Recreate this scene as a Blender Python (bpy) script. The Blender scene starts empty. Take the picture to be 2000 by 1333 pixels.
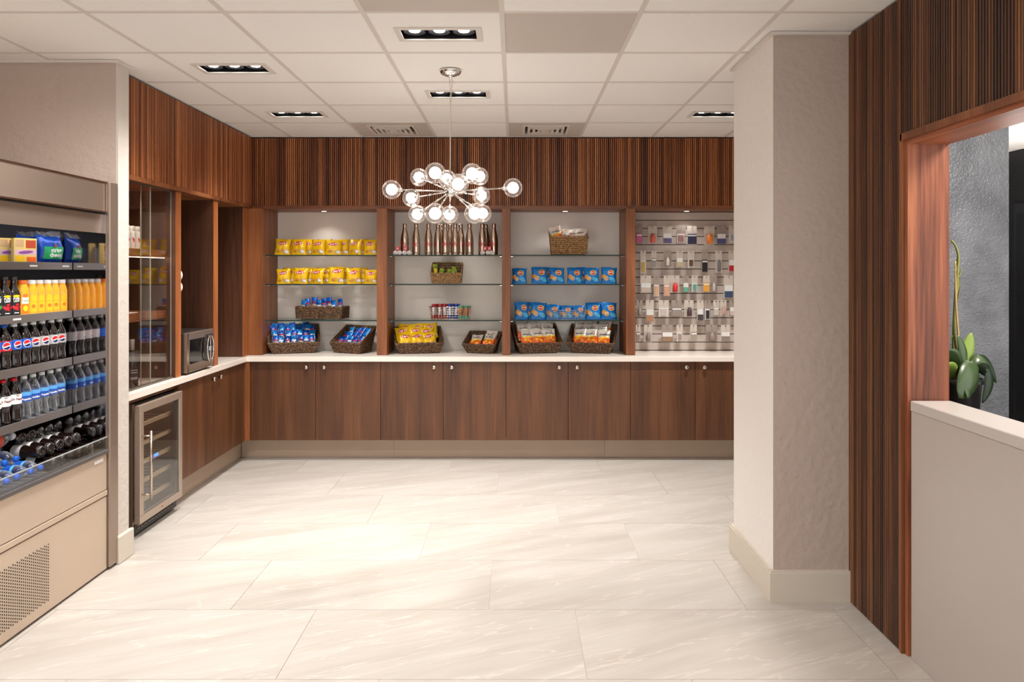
import bpy, bmesh, math, random
from mathutils import Vector, Matrix
R = math.radians
random.seed(7)
SC = bpy.context.scene
COL = SC.collection
EYE = 1.57
F = 1466.0

# ------------------------------------------------------------------ camera
cam_d = bpy.data.cameras.new('camera'); cam = bpy.data.objects.new('camera', cam_d); COL.objects.link(cam)
cam.location = (0, 0, EYE); cam.rotation_euler = (R(90), 0, 0)
cam_d.sensor_width = 36; cam_d.lens = F / 2000 * 36
cam_d.shift_x = -5 / 2000; cam_d.shift_y = -135.5 / 2000
cam_d.clip_start = 0.05
SC.camera = cam
# ------------------------------------------------------------------ world, exposure, big lights
SC.view_settings.view_transform = 'Standard'; SC.view_settings.look = 'None'
SC.view_settings.gamma = 1; SC.view_settings.use_curve_mapping = False
SC.view_settings.exposure = 0.52
W = bpy.data.worlds.new('world'); SC.world = W; W.use_nodes = True
W.node_tree.nodes['Background'].inputs[0].default_value = (1.0, 0.99, 0.98, 1)
W.node_tree.nodes['Background'].inputs[1].default_value = 1.2
WARM = (1.0, 0.985, 0.965)
SPOT_W = 17.0
SPOT_SET = {(-1.57, 4.206): (1.7, 120), (-1.57, 5.426): (2.5, 112), (-.361, 3.597): (.4, 120), (-.361, 4.816): (3.4, 96), (1.472, 5.426): (3.0, 112),
            (-1.57, 2.987): (2.6, 172), (-1.57, 1.768): (1.3, 150), (-.361, 2.378): (.4, 110), (-.361, 1.159): (.35, 120), (1.472, 1.768): (.3, 100), (.858, 2.378): (.4, 100)}
BULB_E = 7
LOBBY_W = 36.0
def light(name, kind, loc, power, color=WARM, **kw):
    l = bpy.data.lights.new(name, kind); l.energy = power; l.color = color
    for k, v in kw.items(): setattr(l, k, v)
    o = bpy.data.objects.new(name, l); COL.objects.link(o); o.location = loc
    return o
light('lobby_area_light', 'AREA', (2.45, 2.7, 2.66), LOBBY_W, (1, .93, .86), shape='RECTANGLE', size=.6, size_y=.6)
lobby_ceiling_fill = light('lobby_area_light', 'AREA', (3.6, 5.6, 1.5), 45, (1, .95, .9), shape='RECTANGLE', size=.6, size_y=.6)  # unseen uplight added to brighten the lobby ceiling patch

lobby_ceiling_fill.rotation_euler = (R(180), 0, 0)

# ------------------------------------------------------------------ materials
def lin(c):
    return tuple(((x / 255) / 12.92 if x / 255 <= .04045 else ((x / 255 + .055) / 1.055) ** 2.4) for x in c)
_M = {}
def new_mat(name):
    m = bpy.data.materials.new(name); m.use_nodes = True
    nt = m.node_tree; b = nt.nodes['Principled BSDF']
    return m, nt, b
def N(nt, t, **kw):
    n = nt.nodes.new(t)
    for k, v in kw.items():
        if k.startswith('i_'):
            key = k[2:]; key = int(key) if key.isdigit() else key.replace('_', ' ')
            n.inputs[key].default_value = v
        else: setattr(n, k, v)
    return n
def L(nt, a, b): nt.links.new(a, b)
def ramp(nt, stops):
    r = nt.nodes.new('ShaderNodeValToRGB'); e = r.color_ramp.elements
    while len(e) < len(stops): e.new(.5)
    for i, (p, c) in enumerate(stops): e[i].position = p; e[i].color = (*lin(c), 1)
    return r
def plain(name, rgb, rough=.5, metal=0, noise=.06, nscale=30, bump=0, bscale=200, emit=0, coat=0, spec=None):
    if name in _M: return _M[name]
    m, nt, b = new_mat(name)
    b.inputs['Roughness'].default_value = rough; b.inputs['Metallic'].default_value = metal
    if spec is not None: b.inputs['Specular IOR Level'].default_value = spec
    tc = N(nt, 'ShaderNodeTexCoord')
    nz = N(nt, 'ShaderNodeTexNoise', i_Scale=nscale, i_Detail=3.0)
    L(nt, tc.outputs['Object'], nz.inputs['Vector'])
    c = lin(rgb)
    mx = N(nt, 'ShaderNodeMix', data_type='RGBA')
    mx.inputs[6].default_value = (*[x * (1 - noise) for x in c], 1)
    mx.inputs[7].default_value = (*[min(1, x * (1 + noise)) for x in c], 1)
    L(nt, nz.outputs['Fac'], mx.inputs[0]); L(nt, mx.outputs[2], b.inputs['Base Color'])
    if bump:
        n2 = N(nt, 'ShaderNodeTexNoise', i_Scale=bscale, i_Detail=4.0)
        L(nt, tc.outputs['Object'], n2.inputs['Vector'])
        bp = N(nt, 'ShaderNodeBump', i_Strength=bump, i_Distance=.01)
        L(nt, n2.outputs['Fac'], bp.inputs['Height']); L(nt, bp.outputs[0], b.inputs['Normal'])
    if emit:
        b.inputs['Emission Color'].default_value = (*c, 1); b.inputs['Emission Strength'].default_value = emit
    if coat: b.inputs['Coat Weight'].default_value = coat; b.inputs['Coat Roughness'].default_value = .1
    _M[name] = m; return m
def wood(name, dark, mid, light_, axis='Z', rough=.42, figure=1.0, ribs=None):
    if name in _M: return _M[name]
    m, nt, b = new_mat(name)
    tc = N(nt, 'ShaderNodeTexCoord'); oi = N(nt, 'ShaderNodeObjectInfo')
    add = N(nt, 'ShaderNodeVectorMath', operation='ADD'); sc = N(nt, 'ShaderNodeVectorMath', operation='SCALE')
    cb = N(nt, 'ShaderNodeCombineXYZ')
    for i in range(3): L(nt, oi.outputs['Random'], cb.inputs[i])
    L(nt, cb.outputs[0], sc.inputs[0]); sc.inputs['Scale'].default_value = 11.0 if ribs is None else 3.0
    L(nt, tc.outputs['Object'], add.inputs[0]); L(nt, sc.outputs[0], add.inputs[1])
    def mapped(across, along):
        mp = N(nt, 'ShaderNodeMapping')
        s = [across] * 3; s['XYZ'.index(axis)] = along
        mp.inputs['Scale'].default_value = s
        L(nt, add.outputs[0], mp.inputs['Vector']); return mp.outputs[0]
    nz = N(nt, 'ShaderNodeTexNoise', i_Scale=1.0, i_Detail=5.0, i_Distortion=.6 * figure)
    L(nt, mapped(7 if ribs is None else 26, .55 if ribs is None else .12), nz.inputs['Vector'])
    n2 = N(nt, 'ShaderNodeTexNoise', i_Scale=1.0, i_Detail=6.0)
    L(nt, mapped(90, 2.5), n2.inputs['Vector'])
    mix = N(nt, 'ShaderNodeMix'); mix.inputs[0].default_value = .33
    L(nt, nz.outputs['Fac'], mix.inputs[2]); L(nt, n2.outputs['Fac'], mix.inputs[3])
    last = mix.outputs[0]
    if ribs:
        n3 = N(nt, 'ShaderNodeTexNoise', i_Scale=1.0, i_Detail=1.0)
        L(nt, mapped(1 / ribs * .8, .02), n3.inputs['Vector'])
        mix2 = N(nt, 'ShaderNodeMix'); mix2.inputs[0].default_value = .38
        L(nt, last, mix2.inputs[2]); L(nt, n3.outputs['Fac'], mix2.inputs[3]); last = mix2.outputs[0]
    w = .14 if ribs is None else .115
    r = ramp(nt, [(.5 - w, dark), (.5, mid), (.5 + w, light_)])
    L(nt, last, r.inputs[0]); L(nt, r.outputs[0], b.inputs['Base Color'])
    bp = N(nt, 'ShaderNodeBump', i_Strength=.12, i_Distance=.002)
    L(nt, n2.outputs['Fac'], bp.inputs['Height']); L(nt, bp.outputs[0], b.inputs['Normal'])
    b.inputs['Roughness'].default_value = rough
    _M[name] = m; return m
def glass(name, tint=(1, 1, 1), refl=1.0, rough=.02, rim=None, rimk=.32):
    """thin clear pane: see-through with a fresnel reflection, optional tinted rim"""
    if name in _M: return _M[name]
    m, nt, b = new_mat(name); nt.nodes.remove(b)
    out = nt.nodes['Material Output']
    tr = N(nt, 'ShaderNodeBsdfTransparent'); tr.inputs[0].default_value = (*tint, 1)
    gl = N(nt, 'ShaderNodeBsdfGlossy'); gl.inputs['Roughness'].default_value = rough
    fr = N(nt, 'ShaderNodeFresnel'); ge = N(nt, 'ShaderNodeNewGeometry'); mi = N(nt, 'ShaderNodeMath', operation='MULTIPLY_ADD'); mi.inputs[1].default_value = -.83333; mi.inputs[2].default_value = 1.5
    L(nt, ge.outputs['Backfacing'], mi.inputs[0]); L(nt, mi.outputs[0], fr.inputs['IOR'])
    ml = N(nt, 'ShaderNodeMath', operation='MULTIPLY'); ml.inputs[1].default_value = refl; ml.use_clamp = True
    L(nt, fr.outputs[0], ml.inputs[0])
    mx = N(nt, 'ShaderNodeMixShader')
    L(nt, ml.outputs[0], mx.inputs[0]); L(nt, tr.outputs[0], mx.inputs[1]); L(nt, gl.outputs[0], mx.inputs[2])
    if rim:
        lw = N(nt, 'ShaderNodeLayerWeight'); lw.inputs['Blend'].default_value = .25
        df = N(nt, 'ShaderNodeBsdfDiffuse'); df.inputs[0].default_value = (*rim, 1)
        m2 = N(nt, 'ShaderNodeMixShader'); s = N(nt, 'ShaderNodeMath', operation='MULTIPLY'); s.inputs[1].default_value = rimk
        L(nt, lw.outputs['Facing'], s.inputs[0]); L(nt, s.outputs[0], m2.inputs[0])
        L(nt, mx.outputs[0], m2.inputs[1]); L(nt, df.outputs[0], m2.inputs[2]); mx = m2
    L(nt, mx.outputs[0], out.inputs[0])
    _M[name] = m; return m

WALNUT = wood('walnut_panel', (70, 39, 20), (90, 53, 29), (110, 68, 38))
WALNUT_H = wood('walnut_horizontal', (98, 55, 30), (130, 76, 43), (158, 98, 58), axis='X')
WALNUT_HY = wood('walnut_horizontal_left', (98, 55, 30), (130, 76, 43), (158, 98, 58), axis='Y')
WALNUT_DIV = wood('walnut_upright', (100, 56, 29), (132, 77, 41), (158, 96, 54))
WALNUT_JAMB = wood('walnut_jamb', (80, 42, 27), (142, 79, 51), (176, 108, 70), figure=2.6)
WALNUT_DARK = wood('walnut_recess_shade', (56, 31, 18), (76, 44, 27), (98, 60, 38))  # darkened walnut for recesses, their shade put into the colour
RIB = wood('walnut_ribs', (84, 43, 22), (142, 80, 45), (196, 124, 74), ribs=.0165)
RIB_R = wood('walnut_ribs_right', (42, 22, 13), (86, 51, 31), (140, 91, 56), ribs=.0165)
CEIL = plain('ceiling_tile_white', (240, 236, 231), .9, bump=.25, bscale=260, noise=.02)
CEIL_G = plain('ceiling_metal_panel', (196, 186, 176), .6, noise=.02)
TBAR = plain('grid_white', (214, 205, 197), .6, noise=.01)
WALLC = plain('plaster_light', (233, 226, 219), .75, bump=.5, bscale=28, noise=.03)
WALLT = plain('plaster_taupe_shade', (186, 168, 156), .75, bump=.6, bscale=28, noise=.03)
BASEB = plain('baseboard_paint', (206, 195, 180), .5, noise=.02)
BACKP = plain('back_panel_greige', (228, 219, 212), .55, noise=.02)
QUARTZ = plain('quartz_white', (238, 226, 214), .22, noise=.02, nscale=60)
DESKW = plain('desk_white', (182, 172, 164), .3, noise=.02)
TOEK = plain('toe_kick_stone', (190, 166, 144), .5, noise=.08, nscale=4)
STEEL = plain('stainless_steel', (186, 168, 152), .36, .6, noise=.05, nscale=3)
STEEL_C = plain('stainless_canopy', (158, 140, 126), .34, .7, noise=.06, nscale=3)
STEEL_S = plain('stainless_smooth', (205, 192, 178), .2, 1.0, noise=.02)
STEEL_B = plain('stainless_body', (206, 186, 166), .42, .5, noise=.07, nscale=2.5)
CHROME = plain('chrome', (225, 222, 218), .08, 1.0, noise=.01)
BLACK = plain('black_plastic', (16, 15, 15), .4, noise=.1)
DARKG = plain('dark_grey_liner', (66, 68, 76), .5, noise=.1)
MIRROR = plain('mirror_panel', (196, 192, 194), .06, 1.0, noise=.01)
RAIL = plain('price_rail_grey', (120, 112, 108), .35, .5, noise=.03)
WHITE = plain('white_plastic', (232, 228, 222), .4, noise=.02)
GLASS = glass('clear_glass', (.97, .99, .98))
GLASS_D = glass('smoked_glass', (.96, .94, .92), 1.1)
GLASS_G = glass('shelf_glass', (.95, .985, .97), .8)
GEDGE = plain('shelf_glass_edge', (22, 46, 38), .5, noise=.05)
GLOBE = glass('globe_glass', (.99, .98, .97), 1.3, rim=(.80, .68, .62), rimk=.16)

def stone_mat():
    m, nt, b = new_mat('floor_stone')
    tc = N(nt, 'ShaderNodeTexCoord'); oi = N(nt, 'ShaderNodeObjectInfo')
    cb = N(nt, 'ShaderNodeCombineXYZ'); sc = N(nt, 'ShaderNodeVectorMath', operation='SCALE'); sc.inputs['Scale'].default_value = 23
    ad = N(nt, 'ShaderNodeVectorMath', operation='ADD')
    for i in range(3): L(nt, oi.outputs['Random'], cb.inputs[i])
    L(nt, cb.outputs[0], sc.inputs[0]); L(nt, tc.outputs['Object'], ad.inputs[0]); L(nt, sc.outputs[0], ad.inputs[1])
    mr = N(nt, 'ShaderNodeMapping'); mr.inputs['Rotation'].default_value = (0, 0, R(-24))
    L(nt, ad.outputs[0], mr.inputs[0])
    mp = N(nt, 'ShaderNodeMapping'); mp.inputs['Scale'].default_value = (.9, 7, 1)
    L(nt, mr.outputs[0], mp.inputs[0])
    nz = N(nt, 'ShaderNodeTexNoise', i_Scale=1.0, i_Detail=8.0, i_Distortion=.5, i_Roughness=.6)
    L(nt, mp.outputs[0], nz.inputs['Vector'])
    r = ramp(nt, [(.32, (174, 165, 155)), (.5, (183, 175, 166)), (.68, (191, 184, 176))])
    L(nt, nz.outputs['Fac'], r.inputs[0])
    # thin pale veins
    n2 = N(nt, 'ShaderNodeTexNoise', i_Scale=1.3, i_Detail=5.0, i_Distortion=.35)
    L(nt, mp.outputs[0], n2.inputs['Vector'])
    a = N(nt, 'ShaderNodeMath', operation='SUBTRACT'); a.inputs[1].default_value = .5; L(nt, n2.outputs['Fac'], a.inputs[0])
    ab = N(nt, 'ShaderNodeMath', operation='ABSOLUTE'); L(nt, a.outputs[0], ab.inputs[0])
    mrg = N(nt, 'ShaderNodeMapRange'); mrg.inputs['From Min'].default_value = 0; mrg.inputs['From Max'].default_value = .012
    mrg.inputs['To Min'].default_value = .3; mrg.inputs['To Max'].default_value = 0
    L(nt, ab.outputs[0], mrg.inputs[0])
    mx = N(nt, 'ShaderNodeMix', data_type='RGBA'); mx.inputs[7].default_value = (*lin((232, 222, 210)), 1)
    L(nt, mrg.outputs[0], mx.inputs[0]); L(nt, r.outputs[0], mx.inputs[6])
    L(nt, mx.outputs[2], b.inputs['Base Color'])
    b.inputs['Roughness'].default_value = .38
    return m
STONE = stone_mat()
GROUT = plain('grout', (214, 204, 192), .8)
def sparkle_mat():
    m, nt, b = new_mat('grey_sparkle_wall')
    tc = N(nt, 'ShaderNodeTexCoord')
    v = N(nt, 'ShaderNodeTexVoronoi', i_Scale=170.0); L(nt, tc.outputs['Object'], v.inputs['Vector'])
    n2 = N(nt, 'ShaderNodeTexNoise', i_Scale=5.0, i_Detail=4.0); L(nt, tc.outputs['Object'], n2.inputs['Vector'])
    r = ramp(nt, [(.35, (92, 94, 98)), (.65, (120, 122, 126))]); L(nt, n2.outputs['Fac'], r.inputs[0])
    L(nt, r.outputs[0], b.inputs['Base Color'])
    b.inputs['Metallic'].default_value = .35; b.inputs['Roughness'].default_value = .32
    bp = N(nt, 'ShaderNodeBump', i_Strength=.9, i_Distance=.006)
    n3 = N(nt, 'ShaderNodeTexNoise', i_Scale=85.0, i_Detail=3.0); L(nt, tc.outputs['Object'], n3.inputs['Vector'])
    L(nt, n3.outputs['Fac'], bp.inputs['Height']); L(nt, bp.outputs[0], b.inputs['Normal'])
    return m
SPARK = sparkle_mat()
def wicker_mat(name, a, bb, c):
    m, nt, b = new_mat(name)
    tc = N(nt, 'ShaderNodeTexCoord')
    v = N(nt, 'ShaderNodeTexNoise', i_Scale=95.0, i_Detail=2.0); L(nt, tc.outputs['Object'], v.inputs['Vector'])
    r = ramp(nt, [(.35, a), (.5, bb), (.66, c)]); L(nt, v.outputs['Fac'], r.inputs[0])
    L(nt, r.outputs[0], b.inputs['Base Color']); b.inputs['Roughness'].default_value = .65
    return m
WICK_D = wicker_mat('wicker_dark', (40, 26, 17), (84, 58, 36), (138, 102, 66))
WICK_L = wicker_mat('wicker_tan', (84, 56, 32), (146, 108, 66), (190, 150, 98))

# ------------------------------------------------------------------ mesh helpers
class MB:
    def __init__(s): s.v = []; s.f = []; s.mi = []; s.sm = []; s.mats = []
    def mat(s, m):
        if m not in s.mats: s.mats.append(m)
        return s.mats.index(m)
    def add(s, vs, fs, m, smooth=False):
        b = len(s.v); s.v += [tuple(v) for v in vs]; k = s.mat(m)
        for f in fs: s.f.append(tuple(b + i for i in f)); s.mi.append(k); s.sm.append(smooth)
        return s
    def box(s, x0, x1, y0, y1, z0, z1, m):
        vs = [(x, y, z) for z in (z0, z1) for y in (y0, y1) for x in (x0, x1)]
        return s.add(vs, [(0, 2, 3, 1), (4, 5, 7, 6), (0, 1, 5, 4), (2, 6, 7, 3), (0, 4, 6, 2), (1, 3, 7, 5)], m)
    def lathe(s, prof, m, n=16, c=(0, 0, 0), axis='Z', smooth=True, cap=True):
        vs = []; fs = []
        for r, z in prof:
            for i in range(n):
                a = 2 * math.pi * i / n
                p = (r * math.cos(a), r * math.sin(a), z)
                if axis == 'Y': p = (p[0], p[2], -p[1])
                if axis == 'X': p = (p[2], p[0], p[1])
                vs.append((p[0] + c[0], p[1] + c[1], p[2] + c[2]))
        for j in range(len(prof) - 1):
            for i in range(n):
                a = j * n + i; b = j * n + (i + 1) % n
                fs.append((a, b, b + n, a + n))
        if cap:
            if prof[0][0] > 1e-5: fs.append(tuple(reversed(range(n))))
            if prof[-1][0] > 1e-5: fs.append(tuple(range((len(prof) - 1) * n, len(prof) * n)))
        return s.add(vs, fs, m, smooth)
    def cyl(s, r, z0, z1, m, n=16, c=(0, 0, 0), axis='Z', smooth=True):
        return s.lathe([(r, z0), (r, z1)], m, n, c, axis, smooth)
    def sphere(s, r, m, c=(0, 0, 0), n=20, k=12):
        return s.lathe([(max(1e-6, r * math.sin(math.pi * j / k)), -r * math.cos(math.pi * j / k)) for j in range(k + 1)], m, n, c, cap=False)
    def tube(s, pts, r, m, n=8, closed=False, smooth=True):
        pts = [Vector(p) for p in pts]; vs = []; fs = []; k = len(pts)
        rr = r if isinstance(r, (list, tuple)) else [r] * k
        up = Vector((0, 0, 1)); prev = None
        for i, p in enumerate(pts):
            if closed: t = pts[(i + 1) % k] - pts[i - 1]
            else: t = pts[min(i + 1, k - 1)] - pts[max(i - 1, 0)]
            t.normalize()
            if prev is None:
                a = up if abs(t.dot(up)) < .9 else Vector((1, 0, 0)); u = t.cross(a).normalized()
            else:
                u = (prev - t * prev.dot(t)).normalized()
            prev = u; w = t.cross(u)
            for j in range(n):
                an = 2 * math.pi * j / n; q = p + (u * math.cos(an) + w * math.sin(an)) * rr[i]
                vs.append(tuple(q))
        segs = k if closed else k - 1
        for i in range(segs):
            for j in range(n):
                a = i * n + j; b = i * n + (j + 1) % n; i2 = ((i + 1) % k) * n
                fs.append((a, b, i2 + (j + 1) % n, i2 + j))
        if not closed: fs.append(tuple(reversed(range(n)))); fs.append(tuple(range((k - 1) * n, k * n)))
        return s.add(vs, fs, m, smooth)
    def mesh(s, name, bevel=0, tri=False):
        me = bpy.data.meshes.new(name); me.from_pydata(s.v, [], s.f)
        for m in s.mats: me.materials.append(m)
        me.polygons.foreach_set('material_index', s.mi); me.polygons.foreach_set('use_smooth', s.sm)
        if bevel:
            bm = bmesh.new(); bm.from_mesh(me)
            bmesh.ops.bevel(bm, geom=list(bm.edges), offset=bevel, segments=1, affect='EDGES', clamp_overlap=True)
            bm.to_mesh(me); bm.free()
        me.update(); return me
    def build(s, name, parent=None, bevel=0, loc=None, rot=None):
        return obj(name, s.mesh(name, bevel), parent, loc, rot)
def obj(name, me, parent=None, loc=None, rot=None):
    o = bpy.data.objects.new(name, me); COL.objects.link(o)
    if parent: o.parent = parent
    if loc: o.location = loc
    if rot: o.rotation_euler = rot
    return o
def tag(o, label=None, cat=None, group=None, kind=None):
    if label: o['label'] = label
    if cat: o['category'] = cat
    if group: o['group'] = group
    if kind: o['kind'] = kind
    return o
def thing(name, label, cat, loc=(0, 0, 0), rz=0, group=None, rx=0, ry=0):
    o = bpy.data.objects.new(name, None); COL.objects.link(o); o.empty_display_size = .05
    o.location = loc; o.rotation_euler = (rx, ry, rz)
    return tag(o, label, cat, group)
KIDS = {}
def kids(o): return [c for c in ALLK.get(o.name, [])]
def copy_tree(o, parent=None):
    c = o.copy(); COL.objects.link(c)
    if parent: c.parent = parent
    for ch in o.children: copy_tree(ch, c)
    return c
class Proto:
    """first placement uses the prototype itself, later ones copy it and its parts"""
    def __init__(s, root): s.root = root; s.used = False
    def place(s, label, loc, rot=(0, 0, 0), scale=1.0, group=None, cat=None):
        if not s.used: o = s.root; s.used = True
        else: o = copy_tree(s.root)
        o.location = loc; o.rotation_euler = rot; o.scale = (scale,) * 3 if not isinstance(scale, tuple) else scale
        o['label'] = label
        if group: o['group'] = group
        if cat: o['category'] = cat
        return o
def struct(name, mb, bevel=0, parent=None):
    o = mb.build(name, parent, bevel)
    if not parent: o['kind'] = 'structure'
    return o
ORD = ['first', 'second', 'third', 'fourth', 'fifth', 'sixth', 'seventh', 'eighth', 'ninth', 'tenth', 'eleventh', 'twelfth', 'thirteenth', 'fourteenth']
_T = {}
def text_geo(body, size=1.0, bold=.02, shear=0):
    key = (body, size, bold, shear)
    if key in _T: return _T[key]
    cu = bpy.data.curves.new('t', 'FONT'); cu.body = body; cu.size = size; cu.offset = bold * size
    cu.resolution_u = 2; cu.align_x = 'CENTER'; cu.align_y = 'CENTER'; cu.shear = shear
    ob = bpy.data.objects.new('t', cu); COL.objects.link(ob)
    me = bpy.data.meshes.new_from_object(ob.evaluated_get(bpy.context.evaluated_depsgraph_get()))
    vs = [(v.co.x, v.co.y) for v in me.vertices]; fs = [tuple(p.vertices) for p in me.polygons]
    bpy.data.objects.remove(ob); bpy.data.curves.remove(cu); bpy.data.meshes.remove(me)
    _T[key] = (vs, fs); return _T[key]
def ell(cx, cz, rx, rz, n=20, rings=2, tilt=0):
    vs = [(cx, cz)]; fs = []
    for k in range(1, rings + 1):
        for i in range(n):
            a = 2 * math.pi * i / n; x = rx * k / rings * math.cos(a); z = rz * k / rings * math.sin(a)
            vs.append((cx + x * math.cos(tilt) - z * math.sin(tilt), cz + x * math.sin(tilt) + z * math.cos(tilt)))
    for i in range(n): fs.append((0, 1 + i, 1 + (i + 1) % n))
    for k in range(1, rings):
        for i in range(n):
            a = 1 + (k - 1) * n + i; b = 1 + (k - 1) * n + (i + 1) % n
            fs.append((a, a + n, b + n, b))
    return vs, fs
def rect(x0, x1, z0, z1, nx=4, nz=2):
    vs = [(x0 + (x1 - x0) * i / nx, z0 + (z1 - z0) * j / nz) for j in range(nz + 1) for i in range(nx + 1)]
    fs = [(j * (nx + 1) + i, j * (nx + 1) + i + 1, (j + 1) * (nx + 1) + i + 1, (j + 1) * (nx + 1) + i) for j in range(nz) for i in range(nx)]
    return vs, fs
def mapped(geo, fn): return [fn(*p) for p in geo[0]], geo[1]

# ================================================================== SETTING
CZ = 2.707
# floor slab and stone tiles
struct('floor', MB().box(-3.1, 5.2, -1.5, 8.0, -.12, -.003, GROUT))
floor = bpy.data.objects['floor']
tm = {}
for k in range(-8, 9):
    y0 = 2.888 + .597 * k; y1 = y0 + .597
    off = .28 - .4 * k
    x = off - 1.2 * math.ceil((off + 3.1) / 1.2)
    while x < 5.2:
        a, b_ = max(x, -3.1), min(x + 1.2, 5.2); c, d = max(y0, -1.5), min(y1, 8.0)
        if b_ - a > .02 and d - c > .02:
            key = (round(b_ - a, 3), round(d - c, 3))
            if key not in tm:
                tm[key] = MB().box(.0012, key[0] - .0012, .001, key[1] - .001, -.02, 0, STONE).mesh('floor_tile')
            obj('floor_tile', tm[key], floor, (a, c, 0))
        x += 1.2
# ceiling
ceiling = struct('ceiling', MB().box(-3.1, 5.2, -1.5, 8.0, 2.86, 2.95, CEIL))
GX = [-.056 + .6096 * k for k in range(-5, 9)]
GY = [6.34 - .6096 * k for k in range(-3, 13)]; GY.sort()
LX = [(-1.57, 4.206), (-1.57, 5.426), (-1.57, 2.987), (-1.57, 1.768), (-.361, 3.597), (-.361, 4.816), (-.361, 2.378), (-.361, 1.159),
      (1.472, 5.426), (1.472, 1.768), (.858, 2.378)]
VX = [(-.97, 6.035), (.249, 6.035)]
GREY = [(.249, 3.597), (-.361, 2.987 + .0)]
def same(a, b): return abs(a[0] - b[0]) < .06 and abs(a[1] - b[1]) < .06
t_plain = MB().box(-.294, .294, -.294, .294, 0, .014, CEIL).mesh('ceiling_tile')
t_grey = MB().box(-.294, .294, -.294, .294, 0, .014, CEIL_G).mesh('ceiling_tile')
t_light = MB()
for bx in ((-.294, -.196, -.294, .294), (.196, .294, -.294, .294), (-.196, .196, -.294, -.09), (-.196, .196, .09, .294)):
    t_light.box(*bx, 0, .014, CEIL)
t_light = t_light.mesh('ceiling_tile')
t_vent = MB()
for bx in ((-.294, -.17, -.294, .294), (.17, .294, -.294, .294), (-.17, .17, -.294, -.17), (-.17, .17, .17, .294)):
    t_vent.box(*bx, 0, .014, CEIL_G)
t_vent = t_vent.mesh('ceiling_tile')
for i in range(len(GX) - 1):
    for j in range(len(GY) - 1):
        c = ((GX[i] + GX[i + 1]) / 2, (GY[j] + GY[j + 1]) / 2)
        if c[1] > 7.9 or c[1] < -1.4 or c[0] > 5.1: continue
        me = t_plain
        if any(same(c, q) for q in LX): me = t_light
        elif any(same(c, q) for q in VX): me = t_vent
        elif any(same(c, q) for q in GREY): me = t_grey
        obj('ceiling_tile', me, ceiling, (c[0], c[1], CZ + .003 + random.choice((0, 0, .0015))))
for gx in GX:
    obj('ceiling_grid_bar', MB().box(-.011, .011, -1.45, 7.95, 0, .02, TBAR).mesh('ceiling_grid_bar'), ceiling, (gx, 0, CZ))
for gy in GY:
    if -1.4 < gy < 7.95:
        obj('ceiling_grid_bar', MB().box(-3.1, 4.85, -.011, .011, .0005, .02, TBAR).mesh('ceiling_grid_bar'), ceiling, (0, gy, CZ))

# walls
struct('wall_left', MB().box(-3.1, -2.98, -1.5, 4.03, 0, CZ, WALLT))
struct('wall_left_return', MB().box(-3.1, -2.15, 4.05, 4.16, 0, CZ, WALLT))
# lighter plaster skin on the narrow end
struct('wall_left_end', MB().box(-2.15, -2.138, 4.048, 4.16, 0, CZ - .002, plain('plaster_pier', (204, 193, 183), .75, bump=.5, bscale=28, noise=.03)))
struct('baseboard_left', MB().box(-2.138, -2.115, 4.02, 4.175, 0, .148, BASEB), bevel=.004)
struct('wall_left_back', MB().box(-3.1, -2.66, 4.16, 6.8, 0, CZ, WALLT))
wb = MB().box(-2.66, 2.7, 6.70, 6.8, 0, CZ, BACKP)
struct('wall_back', wb)
struct('wall_right', MB().box(2.6, 2.7, 4.22, 6.7, 0, CZ, WALLC))
struct('wall_column', MB().box(1.233, 1.6, 3.58, 4.22, 0, CZ, WALLC).box(1.2335, 1.6, 3.5795, 3.58, 0, CZ, WALLT))  # taupe skin puts the front face's shade into its colour
bb = MB()
for x0, x1, y0, y1 in ((1.212, 1.598, 3.558, 3.5795), (1.212, 1.233, 3.5795, 4.24)):
    bb.box(x0, x1, y0, y1, 0, .138, BASEB); bb.box(x0 + .006, x1, y0 + .006, y1, .138, .148, BASEB)
struct('baseboard_column', bb)
# ceiling edge angle around the column and the left wall
struct('trim_1', MB().box(1.215, 1.6, 3.555, 3.579, CZ - .012, CZ + .002, TBAR).box(1.212, 1.233, 3.5795, 4.22, CZ - .012, CZ + .002, TBAR))
struct('trim_2', MB().box(-3.0, -2.128, 4.03, 4.048, CZ - .012, CZ + .002, TBAR).box(-2.138, -2.128, 4.048, 4.17, CZ - .012, CZ + .002, TBAR))
# right partition with the wide opening: everything above desk height is slatted walnut
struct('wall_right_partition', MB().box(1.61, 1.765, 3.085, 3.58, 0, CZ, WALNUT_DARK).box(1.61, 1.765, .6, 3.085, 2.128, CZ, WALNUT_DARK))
# lobby beyond the opening
struct('wall_lobby', MB().box(1.6, 2.70, 4.1, 4.22, 0, CZ, SPARK))
struct('wall_lobby_dark', MB().box(4.7, 4.8, 3.0, 8.0, 0, CZ, plain('charcoal_wall', (22, 22, 24), .5)))
struct('wall_lobby_end', MB().box(2.7, 4.7, 7.6, 7.7, 0, CZ, plain('charcoal_wall', (22, 22, 24), .5)))
dk = plain('charcoal_door', (30, 31, 34), .45)
d1 = MB().box(4.655, 4.70, 5.9, 7.0, 0, 2.2, dk)
door = struct('door_1', d1)
for a, b_ in ((5.95, 6.4), (6.48, 6.95)): MB().box(4.645, 4.655, a, b_, .12, 2.1, plain('charcoal_door_panel', (22, 23, 26), .4)).build('door_panel', door)
MB().cyl(.02, 0, .05, STEEL_S, c=(4.59, 6.36, 1.2), axis='X').build('door_handle', door)
struct('baseboard_right', MB().box(2.588, 2.6, 4.22, 6.18, 0, .148, BASEB))

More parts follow.
